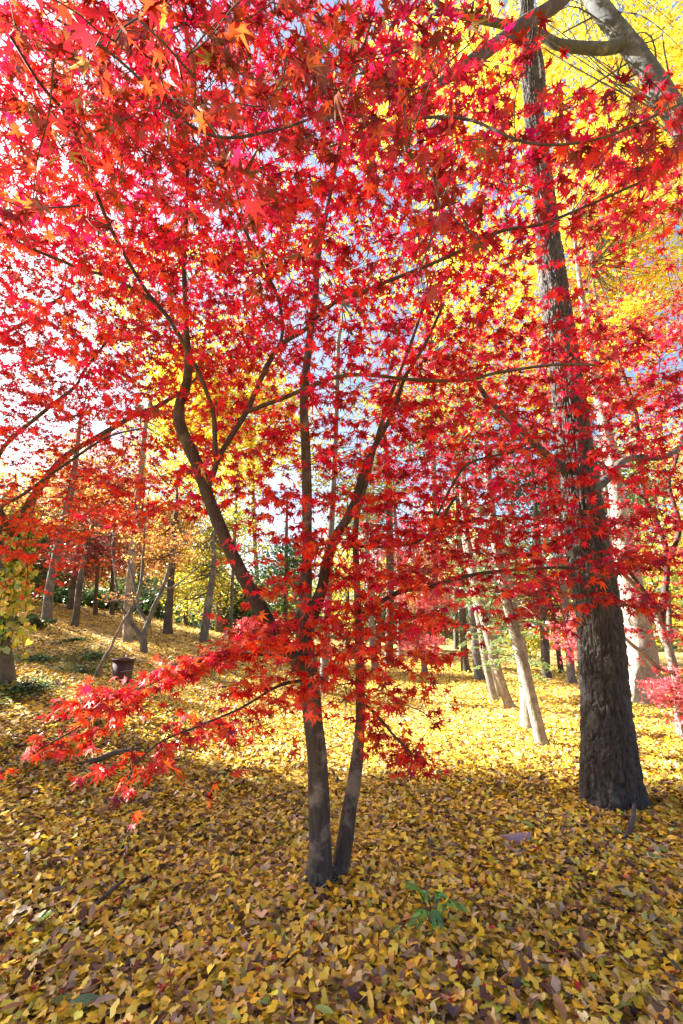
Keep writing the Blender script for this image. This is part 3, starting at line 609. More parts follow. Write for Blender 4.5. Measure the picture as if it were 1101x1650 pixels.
# leaning tree at the top right
y = 5.6
lt = thing('ginkgo_tree', np.array([P(1230, 900, y)[0], y, 0.0]), 'bluish grey tree leaning in across the top right corner under yellow leaves', 'tree')
b0 = np.array(lt.location)
pts, rad = pxpath([(1200, 420, y, 50), (1140, 270, y, 42), (1092, 190, y, 34), (1045, 115, y, 31), (1000, 55, y, 29), (962, 5, y, 27), (920, -70, y, 32), (890, -150, y, 24)])
pts = np.vstack([b0 - [0, 0, .1], b0 + [0, 0, 1.5], b0 + [-.1, 0, 3.0], pts]); rad = np.concatenate([[.42, .32, .28], rad])
mb = MB(); CL = tube(mb, pts, rad, 22, 8, amp=.06, freq=5, flare=.3); mb.build('trunk', B_SLATE, lt)
part_tube('limb', lt, [(1003, 70, y, 22), (975, 78, y - .05, 18), (930, 76, y - .1, 16), (895, 70, y - .15, 15), (860, 50, y - .2, 13), (790, 35, y - .3, 12), (720, 15, y - .4, 10), (690, -10, y - .5, 8)], B_SLATE, 12, 6, amp=.06, freq=7)
part_tube('limb', lt, [(915, -75, y, 30), (930, -40, y - .6, 23), (905, 0, y - 1.1, 21), (850, 35, y - 1.5, 21), (790, 78, y - 1.8, 20), (740, 112, y - 2.0, 18), (700, 140, y - 2.1, 14), (670, 165, y - 2.2, 12), (640, 200, y - 2.3, 7)], B_MAPLE, 14, 8, amp=.08, freq=9)
lb, lf = MB(), MB()
for (cx, cy, Y, rx, ry, nn) in [(1000, 30, 9.5, 150, 120, 3000), (1060, 250, 9.5, 120, 120, 2800), (900, 130, 9.2, 110, 110, 2000), (1130, 100, 8.8, 90, 120, 1500)]:
    crown_cloud(lf, lb, CL[-60:], cx, cy, Y, rx, ry, nn, .085, YELLOW, FAN, clumps=15, spread=.20, depth=.9, limb_w=.007)
for q in range(26):   # fine bare twigs against the sky
    a = CL[rng.integers(len(CL) - 50, len(CL))]; e = P(U(780, 1120), U(-30, 200), U(5.0, 7.0)); md = (a + e) / 2 + rng.normal(0, .25, 3)
    tube(lb, np.array([a, md, e]), np.array([.018, .010, .003]), 5, 5)
lb.build('twigs', B_SLATE, lt); lf.build('crown', M_YLEAF, lt, smooth=False)

# yellow ginkgos behind on the right and at the top
K = lambda **kw: kw
tree('ginkgo_tree', 'golden yellow ginkgo crown glowing behind the thick trunk on the right', 'tree', [(1015, 1122, 11.5, 14), (1012, 1090, 11.5, 12), (1005, 1000, 11.5, 11), (985, 800, 11.5, 10), (970, 600, 11.5, 8)], B_GREY,
     [(1000, 420, 12.5, 140, 110, 6500, .11, YELLOW, K(shape=FAN, clumps=44, spread=.14)), (960, 590, 12, 110, 90, 3600, .11, YELLOW, K(shape=FAN, clumps=30, spread=.15)), (1040, 230, 13, 130, 130, 3500, .12, YELLOW, K(shape=FAN, clumps=36, spread=.15))], 12)
tree('ginkgo_tree', 'yellow ginkgo partly seen through the red leaves above the middle', 'tree', [(700, 1062, 21, 9), (702, 1000, 21, 8), (700, 800, 21, 8), (695, 600, 21, 7)], B_GREY,
     [(800, 480, 15, 130, 180, 2600, .13, YELLOW, K(shape=FAN, clumps=34, spread=.16)), (700, 150, 13, 160, 150, 2200, .13, YELLOW, K(shape=FAN, clumps=30, spread=.16))], 14)
tree('ginkgo_tree', 'pale yellow tree behind the bent maple limb on the left', 'tree', [(420, 1045, 24, 9), (418, 1000, 24, 8), (410, 860, 24, 7), (405, 700, 24, 6)], B_GREY,
     [(380, 680, 22, 120, 110, 4200, .16, YELLOW, K(shape=FAN, clumps=40, spread=.14)), (290, 500, 22, 130, 120, 2200, .16, YGREEN, K(clumps=30, spread=.14)), (300, 640, 22, 90, 80, 1800, .16, YELLOW, K(shape=FAN, clumps=24, spread=.14))], 16)

# ---- left background
tree('slanting_tree', 'grey trunk slanting to the right, on the left bank beside the dark shrub', 'tree', [(75, 1000, 14, 15), (80, 950, 14, 13), (92, 890, 14, 12.5), (103, 840, 14, 12), (113, 795, 14, 11), (122, 740, 14, 8), (128, 690, 14, 6)], B_GREY,
     [(90, 800, 14.5, 70, 60, 1500, .09, RUST, K(clumps=30, spread=.16))], 8)
tree('forked_tree', 'short dark trunk slanting right, second from the left on the bank', 'tree', [(120, 1012, 15, 12), (124, 980, 15, 10), (130, 930, 15, 9), (140, 890, 15, 8), (143, 850, 15, 5)], B_DARK,
     [(150, 880, 16, 65, 60, 3200, .08, DARKRED, K(shape=STAR5, clumps=36, spread=.15))], None)
tree('pale_tree', 'straight pale grey trunk behind the propped little tree on the left bank', 'tree', [(205, 1040, 14, 17), (206, 1020, 14, 15), (208, 960, 14, 14), (214, 900, 14, 13), (219, 840, 14, 12), (224, 790, 14, 11), (230, 730, 14, 9), (236, 670, 14, 6)], B_PALE,
     [(240, 690, 15, 60, 40, 300, .09, YGREEN, K(clumps=30, spread=.16))], 8)
tree('dark_tree', 'stout dark trunk with a side shoot standing right of the propped tree', 'tree', [(270, 1022, 16.5, 16), (271, 1000, 16.5, 13), (274, 960, 16.5, 11), (278, 900, 16.5, 10), (282, 840, 16.5, 8)], B_DARK,
     [(270, 860, 18, 60, 60, 2400, .09, RUST, K(clumps=36, spread=.15))], 7)
tree('yellow_green_tree', 'yellow-green bushy tree with a slanting trunk right of the stout dark trunk', 'tree', [(328, 1030, 16, 14), (332, 1000, 16, 13), (338, 960, 16, 11), (345, 910, 16, 9)], B_GREY,
     [(325, 920, 19, 62, 65, 3400, .085, YGREEN, K(clumps=44, spread=.15)), (380, 870, 18, 50, 60, 1000, .085, YGREEN, K(clumps=24, spread=.16))], 5)
tree('thin_tree', 'thin grey stem just left of the bent maple limb', 'tree', [(372, 1026, 17, 6), (374, 960, 17, 5), (378, 880, 17, 5), (382, 780, 17, 4)], B_GREY,
     [(385, 800, 17, 40, 90, 700, .09, YGREEN, K(clumps=20, spread=.15))], 7)
tree('slender_tree', 'slender dark stem on the left bank, between the short slanting trunk and the pale one', 'tree', [(154, 985, 18, 7), (156, 940, 18, 6), (160, 880, 18, 5)], B_DARK, [(165, 800, 19, 60, 50, 1500, .10, DARKRED, K(clumps=26, spread=.15))], 6)
tree('slender_tree', 'slender dark stem close to the left side of the pale trunk on the bank', 'tree', [(180, 987, 19, 8), (181, 940, 19, 7), (184, 880, 19, 6)], B_DARK, [(200, 760, 20, 70, 60, 1500, .10, RUST, K(clumps=26, spread=.15))], 7)
tree('evergreen_tree', 'dark evergreen behind the vine at the left edge', 'evergreen', [(20, 985, 17, 12), (22, 900, 17, 10), (25, 800, 17, 8)], B_DARK, [(60, 880, 19, 75, 75, 5200, .11, GREEN, K(clumps=40, spread=.16)), (-60, 870, 18, 80, 100, 3000, .12, GREEN, K(clumps=30, spread=.16))], 7, lmat=M_GREEN)
tree('evergreen_tree', 'dark green conifer behind the yellow-green bushy tree', 'evergreen', [(352, 1020, 22, 10), (353, 960, 22, 9), (355, 900, 22, 6)], B_DARK, [(395, 965, 24, 45, 45, 3000, .11, GREEN, K(clumps=30, spread=.16)), (240, 960, 25, 60, 35, 2400, .11, GREEN, K(clumps=30, spread=.16))], 6, lmat=M_GREEN)
tree('leaning_trunk_tree', 'dark trunk leaning beside the short slanting trunk on the left bank', 'tree', [(113, 985, 18, 10), (117, 950, 18, 9), (124, 910, 18, 8), (133, 860, 18, 7)], B_DARK, [(120, 760, 19, 60, 60, 1300, .1, RUST, K(clumps=24, spread=.15))], 7)

# small tree held up by poles
y = 11.5
pr = thing('propped_tree', G(232, 1049), 'small forked tree with sparse rust leaves, held by slanting wooden poles', 'tree')
mb = MB(); roots = []
for L in [[(232, 1052, y, 13), (232, 1038, y, 11), (232, 1022, y, 10), (240, 1001, y, 8), (248, 978, y, 7), (263, 947, y, 6), (273, 914, y, 5), (283, 884, y, 3.5), (290, 850, y, 2)],
          [(229, 1036, y, 8), (222, 1018, y, 7), (211, 1002, y, 6.5), (200, 985, y - .1, 5), (192, 965, y - .2, 4), (186, 930, y - .3, 3), (180, 880, y - .3, 2)],
          [(206, 993, y - .05, 6), (216, 975, y, 6), (224, 955, y, 5.5), (229, 926, y, 5), (231, 893, y, 4.5), (235, 832, y, 3), (240, 790, y, 2)],
          [(238, 1005, y, 6), (222, 976, y + .2, 4.5), (216, 940, y + .3, 3), (205, 900, y + .4, 2)],
          [(263, 947, y, 4), (281, 953 - 8, y + .1, 3), (317, 916, y + .1, 2), (345, 890, y + .1, 1)]]:
    pts, rad = pxpath(L); roots.append(tube(mb, pts, rad, 10, 6, amp=.08, freq=9))
mb.build('trunk', B_GREY, pr)
lb, lf = MB(), MB(); rt = np.concatenate(roots)
for (cx, cy, rx, ry, nn) in [(250, 880, 75, 50, 1100), (200, 830, 60, 40, 700), (290, 870, 50, 40, 600), (195, 965, 35, 10, 160)]:
    crown_cloud(lf, lb, rt, cx, cy, y, rx, ry, nn, .05, RUST, QUAD, clumps=34, spread=.13, flat=.3, limb_w=.012)
lb.build('twigs', B_GREY, pr); lf.build('crown', M_YLEAF, pr, smooth=False)
M_POLE = plain_mat('weathered_pole', (.20, .14, .10), .85, 0, .4, 14)
def pole(a, b, r_, label):
    mb = MB(); n_ = 9; t = np.linspace(0, 1, n_)[:, None]; pts = a + (b - a) * t + rng.normal(0, .008, (n_, 3)); tube(mb, pts, np.linspace(r_, r_ * .8, n_), 9, 3, amp=.1, freq=10)
    o_ = mb.build('support_pole', M_POLE, origin=a); tag(o_, label, 'pole', 'poles propping the small tree')
ft = G(148, 1092); pole(ft - [0, 0, .08], P(206, 990, ft[1] + .9), .032, 'long wooden pole propping the small tree from its left, foot left of the brown tub')
pole(G(256, 1041) - [0, 0, .06], P(237, 1000, 11.6), .035, 'short wooden pole propping the small tree from its right')
q = G(282, 1118); pole(q - [0, 0, .05], P(271, 1094, q[1]), .028, 'stub of a dark stake sticking up behind the low red spray')

# brown tub
c = G(196, 1098); k = mpp(196, 1080, c[1]); rt_ = 17.5 * k; hh = 37 * k
tub = thing('tub', c, 'rusty brown round tub standing on the leaves in front of the propped tree', 'tub')
def lathe(prof, n_=40):
    th = np.linspace(0, 2 * math.pi, n_, endpoint=False); V = np.array([[(r_ * math.cos(t), r_ * math.sin(t), z_) for t in th] for r_, z_ in prof]).reshape(-1, 3)
    i = np.arange(len(prof) - 1)[:, None] * n_; j = np.arange(n_)[None]; j2 = (j + 1) % n_
    return V, np.stack([i + j, i + j2, i + n_ + j2, i + n_ + j], -1).reshape(-1, 4)
M_TUB = plain_mat('rusty_tub', (.055, .017, .012), .6, 0, .35, 9)
V, Fq = lathe([(.001, -.05), (rt_ * .78, -.05), (rt_ * .82, .1 * hh), (rt_ * .93, .86 * hh), (rt_ * .93, .86 * hh), (rt_ * .86, .86 * hh), (rt_ * .8, .3 * hh), (.001, .28 * hh)]); MB().add(V + c, [Fq]).build('body', M_TUB, tub)
V, Fq = lathe([(rt_ * .93, .84 * hh), (rt_ * 1.02, .86 * hh), (rt_ * 1.03, .93 * hh), (rt_ * 1.0, .96 * hh), (rt_ * .92, .95 * hh), (rt_ * .87, .88 * hh)]); MB().add(V + c, [Fq]).build('rim', M_TUB, tub)

# two sagging cables
M_CABLE = plain_mat('black_cable', (.012, .012, .014), .5, 0, .1)
for L, lab in [([(-160, 800, 8.5, 2), (0, 834, 9, 2), (60, 846, 9.5, 2), (220, 868, 12, 2), (330, 882, 14, 2), (430, 890, 16, 2), (628, 885, 18, 2)], 'upper of two black cables sagging across the left background'),
               ([(-160, 806, 8.5, 1.7), (0, 836, 9, 1.7), (100, 855, 10, 1.7), (200, 884, 12, 1.7), (300, 905, 14, 1.6), (430, 925, 16, 1.6), (628, 930, 18, 1.6)], 'lower of two black cables sagging across the left background')]:
    mb = MB(); pts, rad = pxpath(L); tube(mb, pts, np.full(len(L), .011), 6, 8); tag(mb.build('cable', M_CABLE, origin=pts[0]), lab, 'cable', 'cables across the left background')

# ---- centre and right background trunks
tree('dark_tree', 'brown trunk rising left of the small pink maple in the middle distance', 'tree', [(627, 1077, 18, 19), (627, 1062, 18, 15), (628, 1010, 18, 13.5), (629, 950, 18, 13), (628, 850, 18, 11), (626, 760, 18, 9)], B_DARK, [(640, 650, 20, 110, 90, 1500, .13, YGREEN, K(clumps=30, spread=.15))], 12)
tree('dark_tree', 'dark grey trunk just behind and right of the brown one in the middle distance', 'tree', [(645, 1063, 22, 15), (645, 1050, 22, 11), (645, 1000, 22, 10), (644, 900, 22, 8)], B_GREY, [(600, 820, 24, 60, 60, 1200, .13, GREEN, K(clumps=24, spread=.15))], 9)
tree('pale_tree', 'pale trunk with a dark ring partly hidden behind the second maple stem', 'tree', [(607, 1085, 16, 15), (604, 1065, 16, 12), (600, 1030, 16, 11), (598, 1000, 16, 10), (592, 900, 16, 9)], B_PALE, [(560, 780, 18, 90, 80, 1500, .12, YGREEN, K(clumps=24, spread=.15))], 8)
tree('pale_tree', 'pale upright trunk showing between the two stems of the nearest maple', 'tree', [(520, 1140, 10.5, 18), (522, 1110, 10.5, 15), (524, 1050, 10.5, 14), (528, 980, 10.5, 13), (532, 880, 10.5, 12), (540, 720, 10.5, 9), (545, 560, 10.5, 7)], B_GREY, [(560, 420, 13, 150, 120, 900, .11, YELLOW, K(clumps=24, spread=.15))], 10)
tree('dark_tree', 'dark straight trunk left of the pale slanting firs', 'tree', [(752, 1083, 17, 17), (749, 1065, 17, 12.5), (746, 1000, 17, 11), (743, 920, 17, 10), (738, 800, 17, 8)], B_DARK, [(740, 700, 18, 80, 90, 1300, .13, GREEN, K(clumps=24, spread=.15))], 9)
tree('brown_tree', 'mottled brown trunk between the dark straight trunk and the pale firs', 'tree', [(775, 1095, 14.5, 18), (770, 1075, 14.5, 14), (763, 1010, 14.5, 12.5), (757, 940, 14.5, 12), (750, 830, 14.5, 10)], B_GREY, [(760, 640, 15, 90, 100, 1300, .12, YGREEN, K(clumps=24, spread=.15))], 10)
tree('dark_tree', 'dark trunk seen just left of the thick furrowed trunk, the farther of two', 'tree', [(881, 1092, 15.5, 17), (880, 1075, 15.5, 14), (877, 1020, 15.5, 13), (873, 960, 15.5, 12), (865, 850, 15.5, 9)], B_DARK, [(880, 760, 17, 100, 90, 1600, .12, GREEN, K(clumps=30, spread=.15))], 8)
tree('dark_tree', 'grey forked trunk close to the left side of the thick furrowed trunk', 'tree', [(923, 1103, 14, 17), (920, 1085, 14, 13), (917, 1030, 14, 12), (911, 970, 14, 11), (904, 900, 14, 9)], B_GREY, [(930, 800, 16, 80, 80, 1300, .12, GREEN, K(clumps=26, spread=.15))], 8)
tree('pale_tree', 'thick pale sunlit trunk standing just right of the dark furrowed trunk', 'tree', [(1042, 1140, 10, 62), (1041, 1118, 10, 52), (1035, 1060, 10, 45), (1026, 1000, 10, 40), (1015, 930, 10, 34), (1003, 860, 10, 27), (985, 740, 10, 20)], B_PALE, [(960, 330, 13, 120, 150, 2600, .11, YELLOW, K(shape=FAN, clumps=30, spread=.16))], 12, sides=40, sub=14, furrow=.012)
tree('thin_tree', 'thin pale trunk squeezed against the left side of the thick sunlit one', 'tree', [(1021, 1126, 10.5, 15), (1018, 1100, 10.5, 14), (1012, 1040, 10.5, 13), (1006, 990, 10.5, 12), (995, 900, 10.5, 9)], B_GREY, [(1010, 800, 11.5, 70, 80, 900, .09, GREEN, K(clumps=26, spread=.15))], 6)

# young firs with pale slanting trunks and green sprays
def fir(label, L, sprays, name='young_fir'):
    pts, rad = pxpath(L); b_ = pts[0].copy(); b_[2] = zt(b_[0], b_[1]); pts[0][2] = b_[2] - .06
    t = thing(name, b_, label, 'fir', 'pale slanting firs on the sunny leaves'); mb = MB()
    C = tube(mb, pts, rad, 14, 10, amp=.05, freq=8, flare=.2); mb.build('trunk', B_PALE, t)
    tw, ne = MB(), MB()
    for q in range(sprays):
        a = C[rng.integers(int(len(C) * .35), len(C))]; d = rdir(1)[0]; d[2] = U(-.15, .25); L_ = U(.25, .75); e = a + d * L_; md = (a + e) / 2 + [0, 0, .05]
        pth = catmull(np.array([a, md, e - [0, 0, .05]]), 8); tube(tw, pth, np.linspace(.007, .002, len(pth)), 4, 1)
        if rng.random() < .3: continue
        nn = int(130 * L_ / .5); s_ = pth[rng.integers(5, len(pth), nn)] + rng.normal(0, .012, (nn, 3)); sd_ = np.cross(d, [0, 0, 1]); sg = rng.choice([-1, 1], (nn, 1))
        # side shoots: needles carried up to 10 cm out from the axis
        s_ = s_ + sd_ * sg * U(0, .10, (nn, 1)); tp = d * .6 + sd_ * sg * .7 + rng.normal(0, .3, (nn, 3))
        scatter(ne, QUAD, s_, tp, np.array([0, 0, 1.]) + rng.normal(0, .4, (nn, 3)), U(.02, .04, nn), pick([((.16, .26, .07), 3), ((.30, .36, .10), 2), ((.10, .18, .07), 2)], nn))
    tw.build('twigs', B_PALE, t); ne.build('needle_sprays', M_GREEN, t, smooth=False)
fir('nearest pale slanting fir trunk, bright white in the sun left of the thick furrowed trunk', [(876, 1206, 6.4, 24), (872, 1190, 6.4, 20), (860, 1140, 6.4, 18.5), (843, 1070, 6.4, 18), (826, 1005, 6.4, 17), (812, 945, 6.4, 16), (800, 880, 6.4, 14), (788, 780, 6.4, 11), (780, 680, 6.4, 7)], 34)
fir('thicker grey fir trunk just behind the nearest white one', [(852, 1172, 7.4, 25), (850, 1155, 7.4, 22), (848, 1110, 7.4, 20), (840, 1050, 7.4, 19), (829, 985, 7.4, 18), (818, 930, 7.4, 16), (800, 840, 7.4, 12)], 22)
fir('middle pale slanting fir trunk curving out at its foot', [(828, 1144, 9.2, 19), (820, 1134, 9.2, 16), (806, 1095, 9.2, 15), (791, 1040, 9.2, 14), (778, 990, 9.2, 14), (766, 940, 9.2, 13), (752, 860, 9.2, 10), (742, 780, 9.2, 6)], 30)
fir('slimmest pale slanting fir, leftmost of its cluster', [(797, 1122, 10.2, 14), (790, 1100, 10.2, 12), (782, 1060, 10.2, 11), (774, 1010, 10.2, 10.5), (764, 955, 10.2, 10), (750, 880, 10.2, 8), (742, 820, 10.2, 5)], 22)
fir('dull grey fir trunk standing behind the middle pale slanting one', [(803, 1120, 10.8, 18), (800, 1100, 10.8, 16), (793, 1040, 10.8, 15), (783, 985, 10.8, 14), (775, 940, 10.8, 13), (765, 870, 10.8, 9)], 12)

# small maples and shrubs
def shrub(name, label, cat, px, py, cx, cy, Y, rx, ry, nn, leaf, pal, shape, mat, tw=8):
    b_ = P(px, py, Y); b_[2] = zt(b_[0], b_[1]); t = thing(name, b_, label, cat); mb = MB(); C = tube(mb, np.array([b_ - [0, 0, .05], b_ * .7 + P(cx, cy, Y) * .3, P(cx, cy, Y)]), np.array([tw, tw * .7, tw * .3]) * mpp(px, py, Y), 8, 5, amp=.08, freq=8)
    mb.build('stem', B_PALE, t); lb, lf = MB(), MB(); crown_cloud(lf, lb, C, cx, cy, Y, rx, ry, nn, leaf, pal, shape, clumps=26, spread=.15, limb_w=.008)
    lb.build('twigs', B_TWIG, t); lf.build('foliage', mat, t, smooth=False)
shrub('small_maple', 'little pink maple on a pale stump-like stem in the middle distance', 'maple', 685, 1084, 680, 1040, 15.5, 42, 26, 900, .07, PINK, STAR5, M_LEAF, 7)
shrub('small_maple', 'pink feathery maple shrub at the right edge below the curved pale trunk', 'maple', 1100, 1180, 1085, 1115, 6.6, 42, 48, 1500, .038, PINK, STAR5, M_LEAF, 3)
shrub('small_maple', 'pink maple bush peeping out left of the thick furrowed trunk', 'maple', 940, 1090, 930, 1020, 12.5, 40, 45, 1100, .07, PINK, STAR5, M_LEAF, 4)
shrub('small_maple', 'low pink maple bush behind the lower end of the bent limb', 'maple', 425, 1046, 415, 1012, 20, 34, 18, 800, .09, PINK, STAR5, M_LEAF, 4)
shrub('evergreen_shrub', 'dark green glossy shrub at the foot of the slanting grey trunk', 'shrub', 50, 1022, 55, 1004, 12.5, 30, 16, 1700, .07, GREEN, HEART, M_GREEN, 4)
shrub('evergreen_shrub', 'dark bush on the crest behind the thin grey stem', 'shrub', 400, 1034, 400, 1005, 24, 40, 26, 1200, .10, GREEN, HEART, M_GREEN, 4)
shrub('evergreen_shrub', 'dark undergrowth bush on the left crest, between the slanting and the short trunks', 'shrub', 100, 978, 105, 962, 20.5, 36, 18, 1300, .10, GREEN, HEART, M_GREEN, 3)
shrub('evergreen_shrub', 'dark undergrowth bush on the left crest, just left of the pale grey trunk', 'shrub', 172, 984, 172, 966, 21, 30, 18, 1200, .10, GREEN, HEART, M_GREEN, 3)
shrub('evergreen_shrub', 'dark undergrowth bush on the crest between the pale and the stout dark trunks', 'shrub', 240, 998, 240, 978, 22.5, 28, 18, 1100, .10, GREEN, HEART, M_GREEN, 3)
shrub('green_shrub', 'bright green bush in the distance left of the thick furrowed trunk', 'shrub', 855, 1068, 850, 1030, 26, 40, 24, 1000, .12, YGREEN, HEART, M_GREEN, 3)
tree('pink_maple', 'pale pink maple glowing behind the nearest maple stems', 'maple', [(668, 1070, 21, 9), (672, 1040, 21, 8), (676, 980, 21, 7), (672, 920, 21, 5)], B_DARK,
     [(670, 900, 20.5, 110, 70, 6500, .075, PINK, K(shape=STAR5, clumps=60, spread=.13, flat=.35)), (700, 980, 20, 60, 40, 1800, .075, PINK, K(shape=STAR5, clumps=30, spread=.13, flat=.35))], None, lmat=M_LEAF)
tree('crimson_maple', 'crimson maple in the background behind the pale firs', 'maple', [(905, 1085, 18, 9), (900, 1050, 18, 8), (893, 1000, 18, 6), (885, 950, 18, 4)], B_DARK,
     [(880, 960, 17, 95, 60, 4200, .08, CRIMSON, K(shape=STAR5, clumps=50, spread=.13, flat=.4))], None, lmat=M_LEAF)

# ---- far wood: separate trees beyond the sunny clearing
for (px, py, Y, top, cx, cy, rx, ry, nn, pal, mat, lab, cat) in [
    (560, 1046, 34, 800, 560, 930, 70, 80, 2600, YGREEN, M_YLEAF, 'far yellow-green tree behind the nearest maple stems', 'tree'),
    (700, 1050, 36, 850, 705, 1000, 40, 40, 1100, FIR, M_GREEN, 'far dark conifer right of the small pink maple', 'evergreen'),
    (735, 1053, 38, 760, 735, 860, 60, 80, 1500, YELLOW, M_YLEAF, 'far yellow tree above the dark straight trunk', 'tree'),
    (830, 1060, 33, 720, 830, 920, 80, 120, 3600, GREEN, M_GREEN, 'far green tree behind the white fir trunks', 'evergreen'),
    (960, 1068, 30, 700, 965, 880, 80, 130, 4200, GREEN, M_GREEN, 'far green tree hidden mostly by the thick furrowed trunk', 'evergreen'),
    (1080, 1076, 26, 650, 1070, 820, 90, 170, 5000, YGREEN, M_YLEAF, 'far olive tree at the right edge behind the curved pale trunk', 'tree'),
    (610, 1047, 33, 900, 610, 985, 35, 50, 1300, FIR, M_GREEN, 'far dark conifer left of the brown trunk', 'evergreen'),
    (655, 1049, 36, 900, 660, 1010, 30, 35, 1100, GREEN, M_GREEN, 'far dark green tree between the brown trunk and the small pink maple', 'evergreen'),
    (460, 1042, 30, 800, 460, 930, 50, 80, 2200, GREEN, M_GREEN, 'far dark green tree behind the fork of the nearest maple', 'evergreen'),
    (225, 985, 30, 700, 215, 880, 90, 110, 6000, RUST, M_YLEAF, 'far rust-brown tree on the crest behind the pale trunk', 'tree'),
    (110, 970, 30, 700, 90, 880, 90, 110, 6500, DARKRED, M_LEAF, 'far dark red tree on the crest behind the slanting grey trunk', 'tree'),
    (-60, 955, 28, 700, -60, 830, 100, 140, 4600, YGREEN, M_YLEAF, 'far olive tree beyond the left edge of the crest', 'tree'),
    (300, 1005, 32, 700, 310, 830, 80, 130, 4600, YGREEN, M_YLEAF, 'far yellow-green tree on the crest above the stout dark trunk', 'tree')]:
    tree('far_tree', lab, cat, [(px, py, Y, 9), (px, py - 40, Y, 8), (px + (550 - px) * .03, top, Y, 4)], B_DARK, [(cx, cy, Y, rx, ry, nn, .17, pal, K(clumps=36, spread=.16))], None, lmat=mat, group='trees of the far wood', sides=8)
# the far-off wood itself, read as one mass
fw = MB(); nn = 60000; a = U(-1.15, 1.15, nn); d = U(46, 95, nn); xx = np.sin(a) * d; yy = np.cos(a) * d
top = np.where(a < -.25, 15, 8.0) + 5 * noise(np.c_[a * 9, 0 * a, 0 * a + 2]) + 3.0 * noise(np.c_[a * 31, 0 * a, 0 * a])
pos = np.c_[xx, yy, zt(xx, yy) + rng.random(nn) * np.maximum(top, 1.5)]
pc = noise(np.c_[xx * .12, yy * .12, 0 * xx + 7]); col = np.where((pc > .25)[:, None], pick(YGREEN, nn), np.where((pc < -.3)[:, None], pick(RUST, nn), pick(FIR, nn)))
scatter(fw, QUAD, pos, rdir(nn) + [0, 0, -.4], rng.normal(0, 1, (nn, 3)) + [0, 0, .6], U(.35, .8, nn), col)
tag(fw.build('distant_wood', M_GREEN, smooth=False), 'distant mixed autumn wood closing off the clearing', 'wood', kind='stuff')

# ================================================================== small things on the ground
def stick(L, label, name='fallen_stick', side=2):
    pts = []; rad = []
    for (px, py, wd, lift) in L:
        q = G(px, py); pts.append(q + [0, 0, lift]); rad.append(wd * .5 * mpp(px, py, q[1]))
    mb = MB(); pts = np.array(pts); C = tube(mb, pts, np.array(rad), 9, 6, amp=.14, freq=22)
    for _ in range(side):
        a = C[rng.integers(len(C) // 3, len(C) - 2)]; e = a + rng.normal(0, .06, 3) + [0, 0, .03]; tube(mb, np.array([a, (a + e) / 2 + rng.normal(0, .01, 3), e]), np.array([.004, .003, .0015]), 5, 3)
    tag(mb.build(name, B_DARK, origin=pts[0]), label, 'stick', 'sticks lying on the leaves')
stick([(1004, 1382, 9, .03), (1012, 1360, 9, .05), (1019, 1345, 8, .06), (1024, 1318, 6, .07), (1024, 1300, 4, .09)], 'knobbly dark stick lying in front of the thick furrowed trunk')
stick([(128, 1500, 5, .03), (155, 1470, 6, .04), (180, 1447, 6, .045), (198, 1435, 4, .05)], 'dark twig slanting across the leaves at the lower left')
stick([(120, 1238, 5, .03), (155, 1232, 8, .04), (185, 1222, 8, .05), (232, 1213, 6, .04)], 'thick grey fallen branch under the low red spray', 'fallen_branch')
stick([(562, 1392, 3, .03), (575, 1384, 3, .05), (590, 1372, 3, .05), (612, 1376, 2, .04)], 'thin twig beside the second stem of the nearest maple')
stick([(770, 1545, 4, .03), (800, 1572, 4, .045), (830, 1600, 4, .05), (865, 1640, 3, .03)], 'long thin twig at the bottom right of the leaf carpet')
# mauve dead leaf
q = G(832, 1362); mb = MB(); s_ = 24 * mpp(832, 1362, q[1])
Tn = np.linspace(-1, 1, 13); Wn = np.linspace(-1, 1, 7); A, Bq = np.meshgrid(Tn, Wn, indexing='ij'); hw = .42 * np.sqrt(np.clip(1.02 - A ** 2, 0, 1)) ** .9
V = np.c_[(A * s_).ravel(), (Bq * hw * s_).ravel(), (s_ * (.42 * (1 - Bq ** 2) + .06 * np.sin(A * 7) * Bq + .1 * A)).ravel()] + q + [0, 0, .03]
i = np.arange(12)[:, None] * 7 + np.arange(6)[None]; Fq = np.stack([i, i + 1, i + 8, i + 7], -1).reshape(-1, 4)
o_ = mb.add(V, [Fq], np.repeat([[.36, .25, .30]], len(V), 0)).build('dead_leaf', M_LITTER, origin=q); tag(o_, 'large curled mauve-grey dead leaf lying between maple and thick trunk', 'leaf')
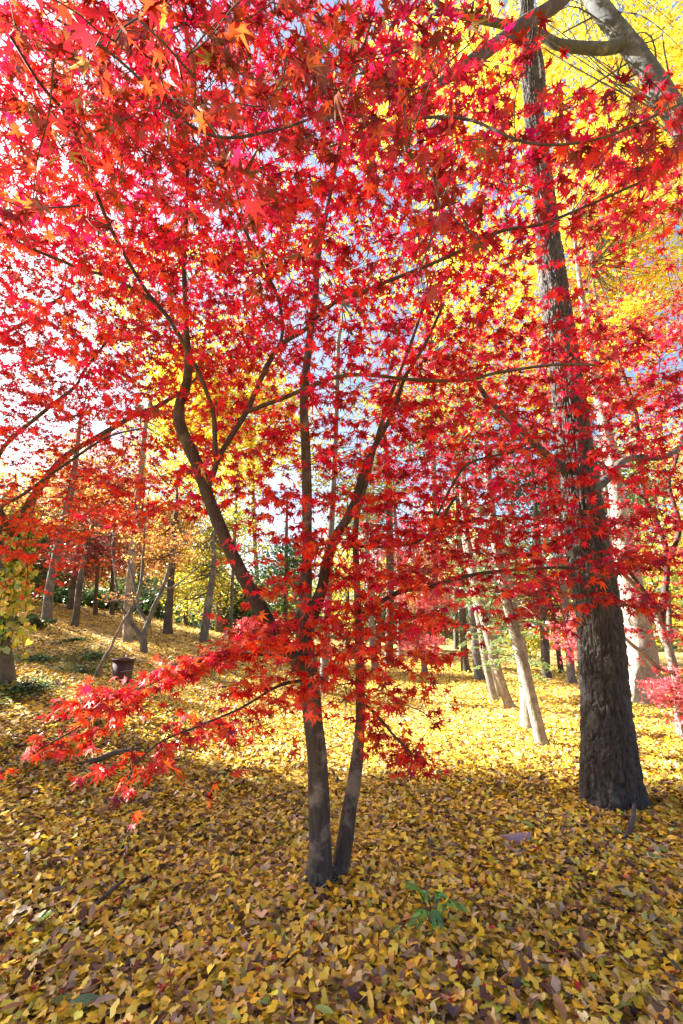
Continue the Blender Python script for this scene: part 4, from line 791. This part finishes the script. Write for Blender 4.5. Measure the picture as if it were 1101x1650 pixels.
# large single leaves
def bigleaf(px, py, sz, colr, label, shape=OVAL, yaw=0.4):
    q = G(px, py) + [0, 0, .055]; mb = MB(); scatter(mb, shape, q[None], np.array([[math.cos(yaw), math.sin(yaw), .1]]), np.array([[0, -.25, 1.]]), np.array([sz]), np.array([colr]), curl=np.array([.15]), fold=np.array([.3]))
    tag(mb.build('fallen_leaf', M_LITTER, origin=q), label, 'leaf')
bigleaf(70, 1500, .062, (.22, .36, .04), 'bright green broad leaf lying at the left of the leaf carpet', HEART, 2.6)
bigleaf(128, 1640, .07, (.07, .16, .08), 'dark green oval leaf at the very bottom left')
bigleaf(490, 1365, .06, (.5, .40, .34), 'pale pinkish oval leaf left of the maple foot', OVAL, 0.1)
bigleaf(140, 1380 + 60, .07, (.40, .24, .06), 'broad ochre-brown oval leaf in the lower left of the carpet', OVAL, .8)
# green seedling
sdl = thing('seedling', G(700, 1500), 'green seedling with rows of glossy pointed leaflets, right of the maple foot', 'seedling')
sb, sl = MB(), MB(); b_ = np.array(sdl.location)
for (ex, ey, dY) in [(655, 1425, .0), (682, 1440, -.02), (668, 1490, -.15), (712, 1440, .05), (748, 1462, .0), (705, 1492, -.12)]:
    e = P(ex, ey, b_[1] + dY); md = (b_ + e) / 2 + [0, 0, .07]; C = tube(sb, np.array([b_, md, e]), np.array([.003, .002, .001]), 5, 8)
    for t in range(6, len(C), 2):
        d = C[min(t + 1, len(C) - 1)] - C[t - 1]; d = d / np.linalg.norm(d); s2 = np.cross(d, [0, 0, 1.])
        scatter(sl, OVAL, np.repeat(C[t][None], 2, 0) + np.array([s2, -s2]) * .018, np.array([s2 + d * .7 - [0, 0, .3], -s2 + d * .7 - [0, 0, .3]]), np.array([[0, -.5, 1.]] * 2) + rng.normal(0, .2, (2, 3)), U(.018, .026, 2), pick([((.07, .30, .05), 2), ((.13, .40, .06), 1)], 2))
sb.build('stem', B_TWIG, sdl); sl.build('leaflets', M_GREEN, sdl, smooth=False)
# tuft at the foot of the big trunk
q = G(1012, 1298); tf = thing('weed_tuft', q, 'small green tuft sprouting at the foot of the thick furrowed trunk', 'weed'); mb = MB(); nn = 26
scatter(mb, OVAL, q + rng.normal(0, .035, (nn, 3)) * [1, 1, 0] + [0, 0, .05], rdir(nn) * .7 + [0, 0, .9], rng.normal(0, .6, (nn, 3)) + [0, -1, .3], U(.03, .055, nn), pick([((.10, .24, .05), 2), ((.22, .36, .07), 1)], nn)); mb.build('leaves', M_GREEN, tf, smooth=False)
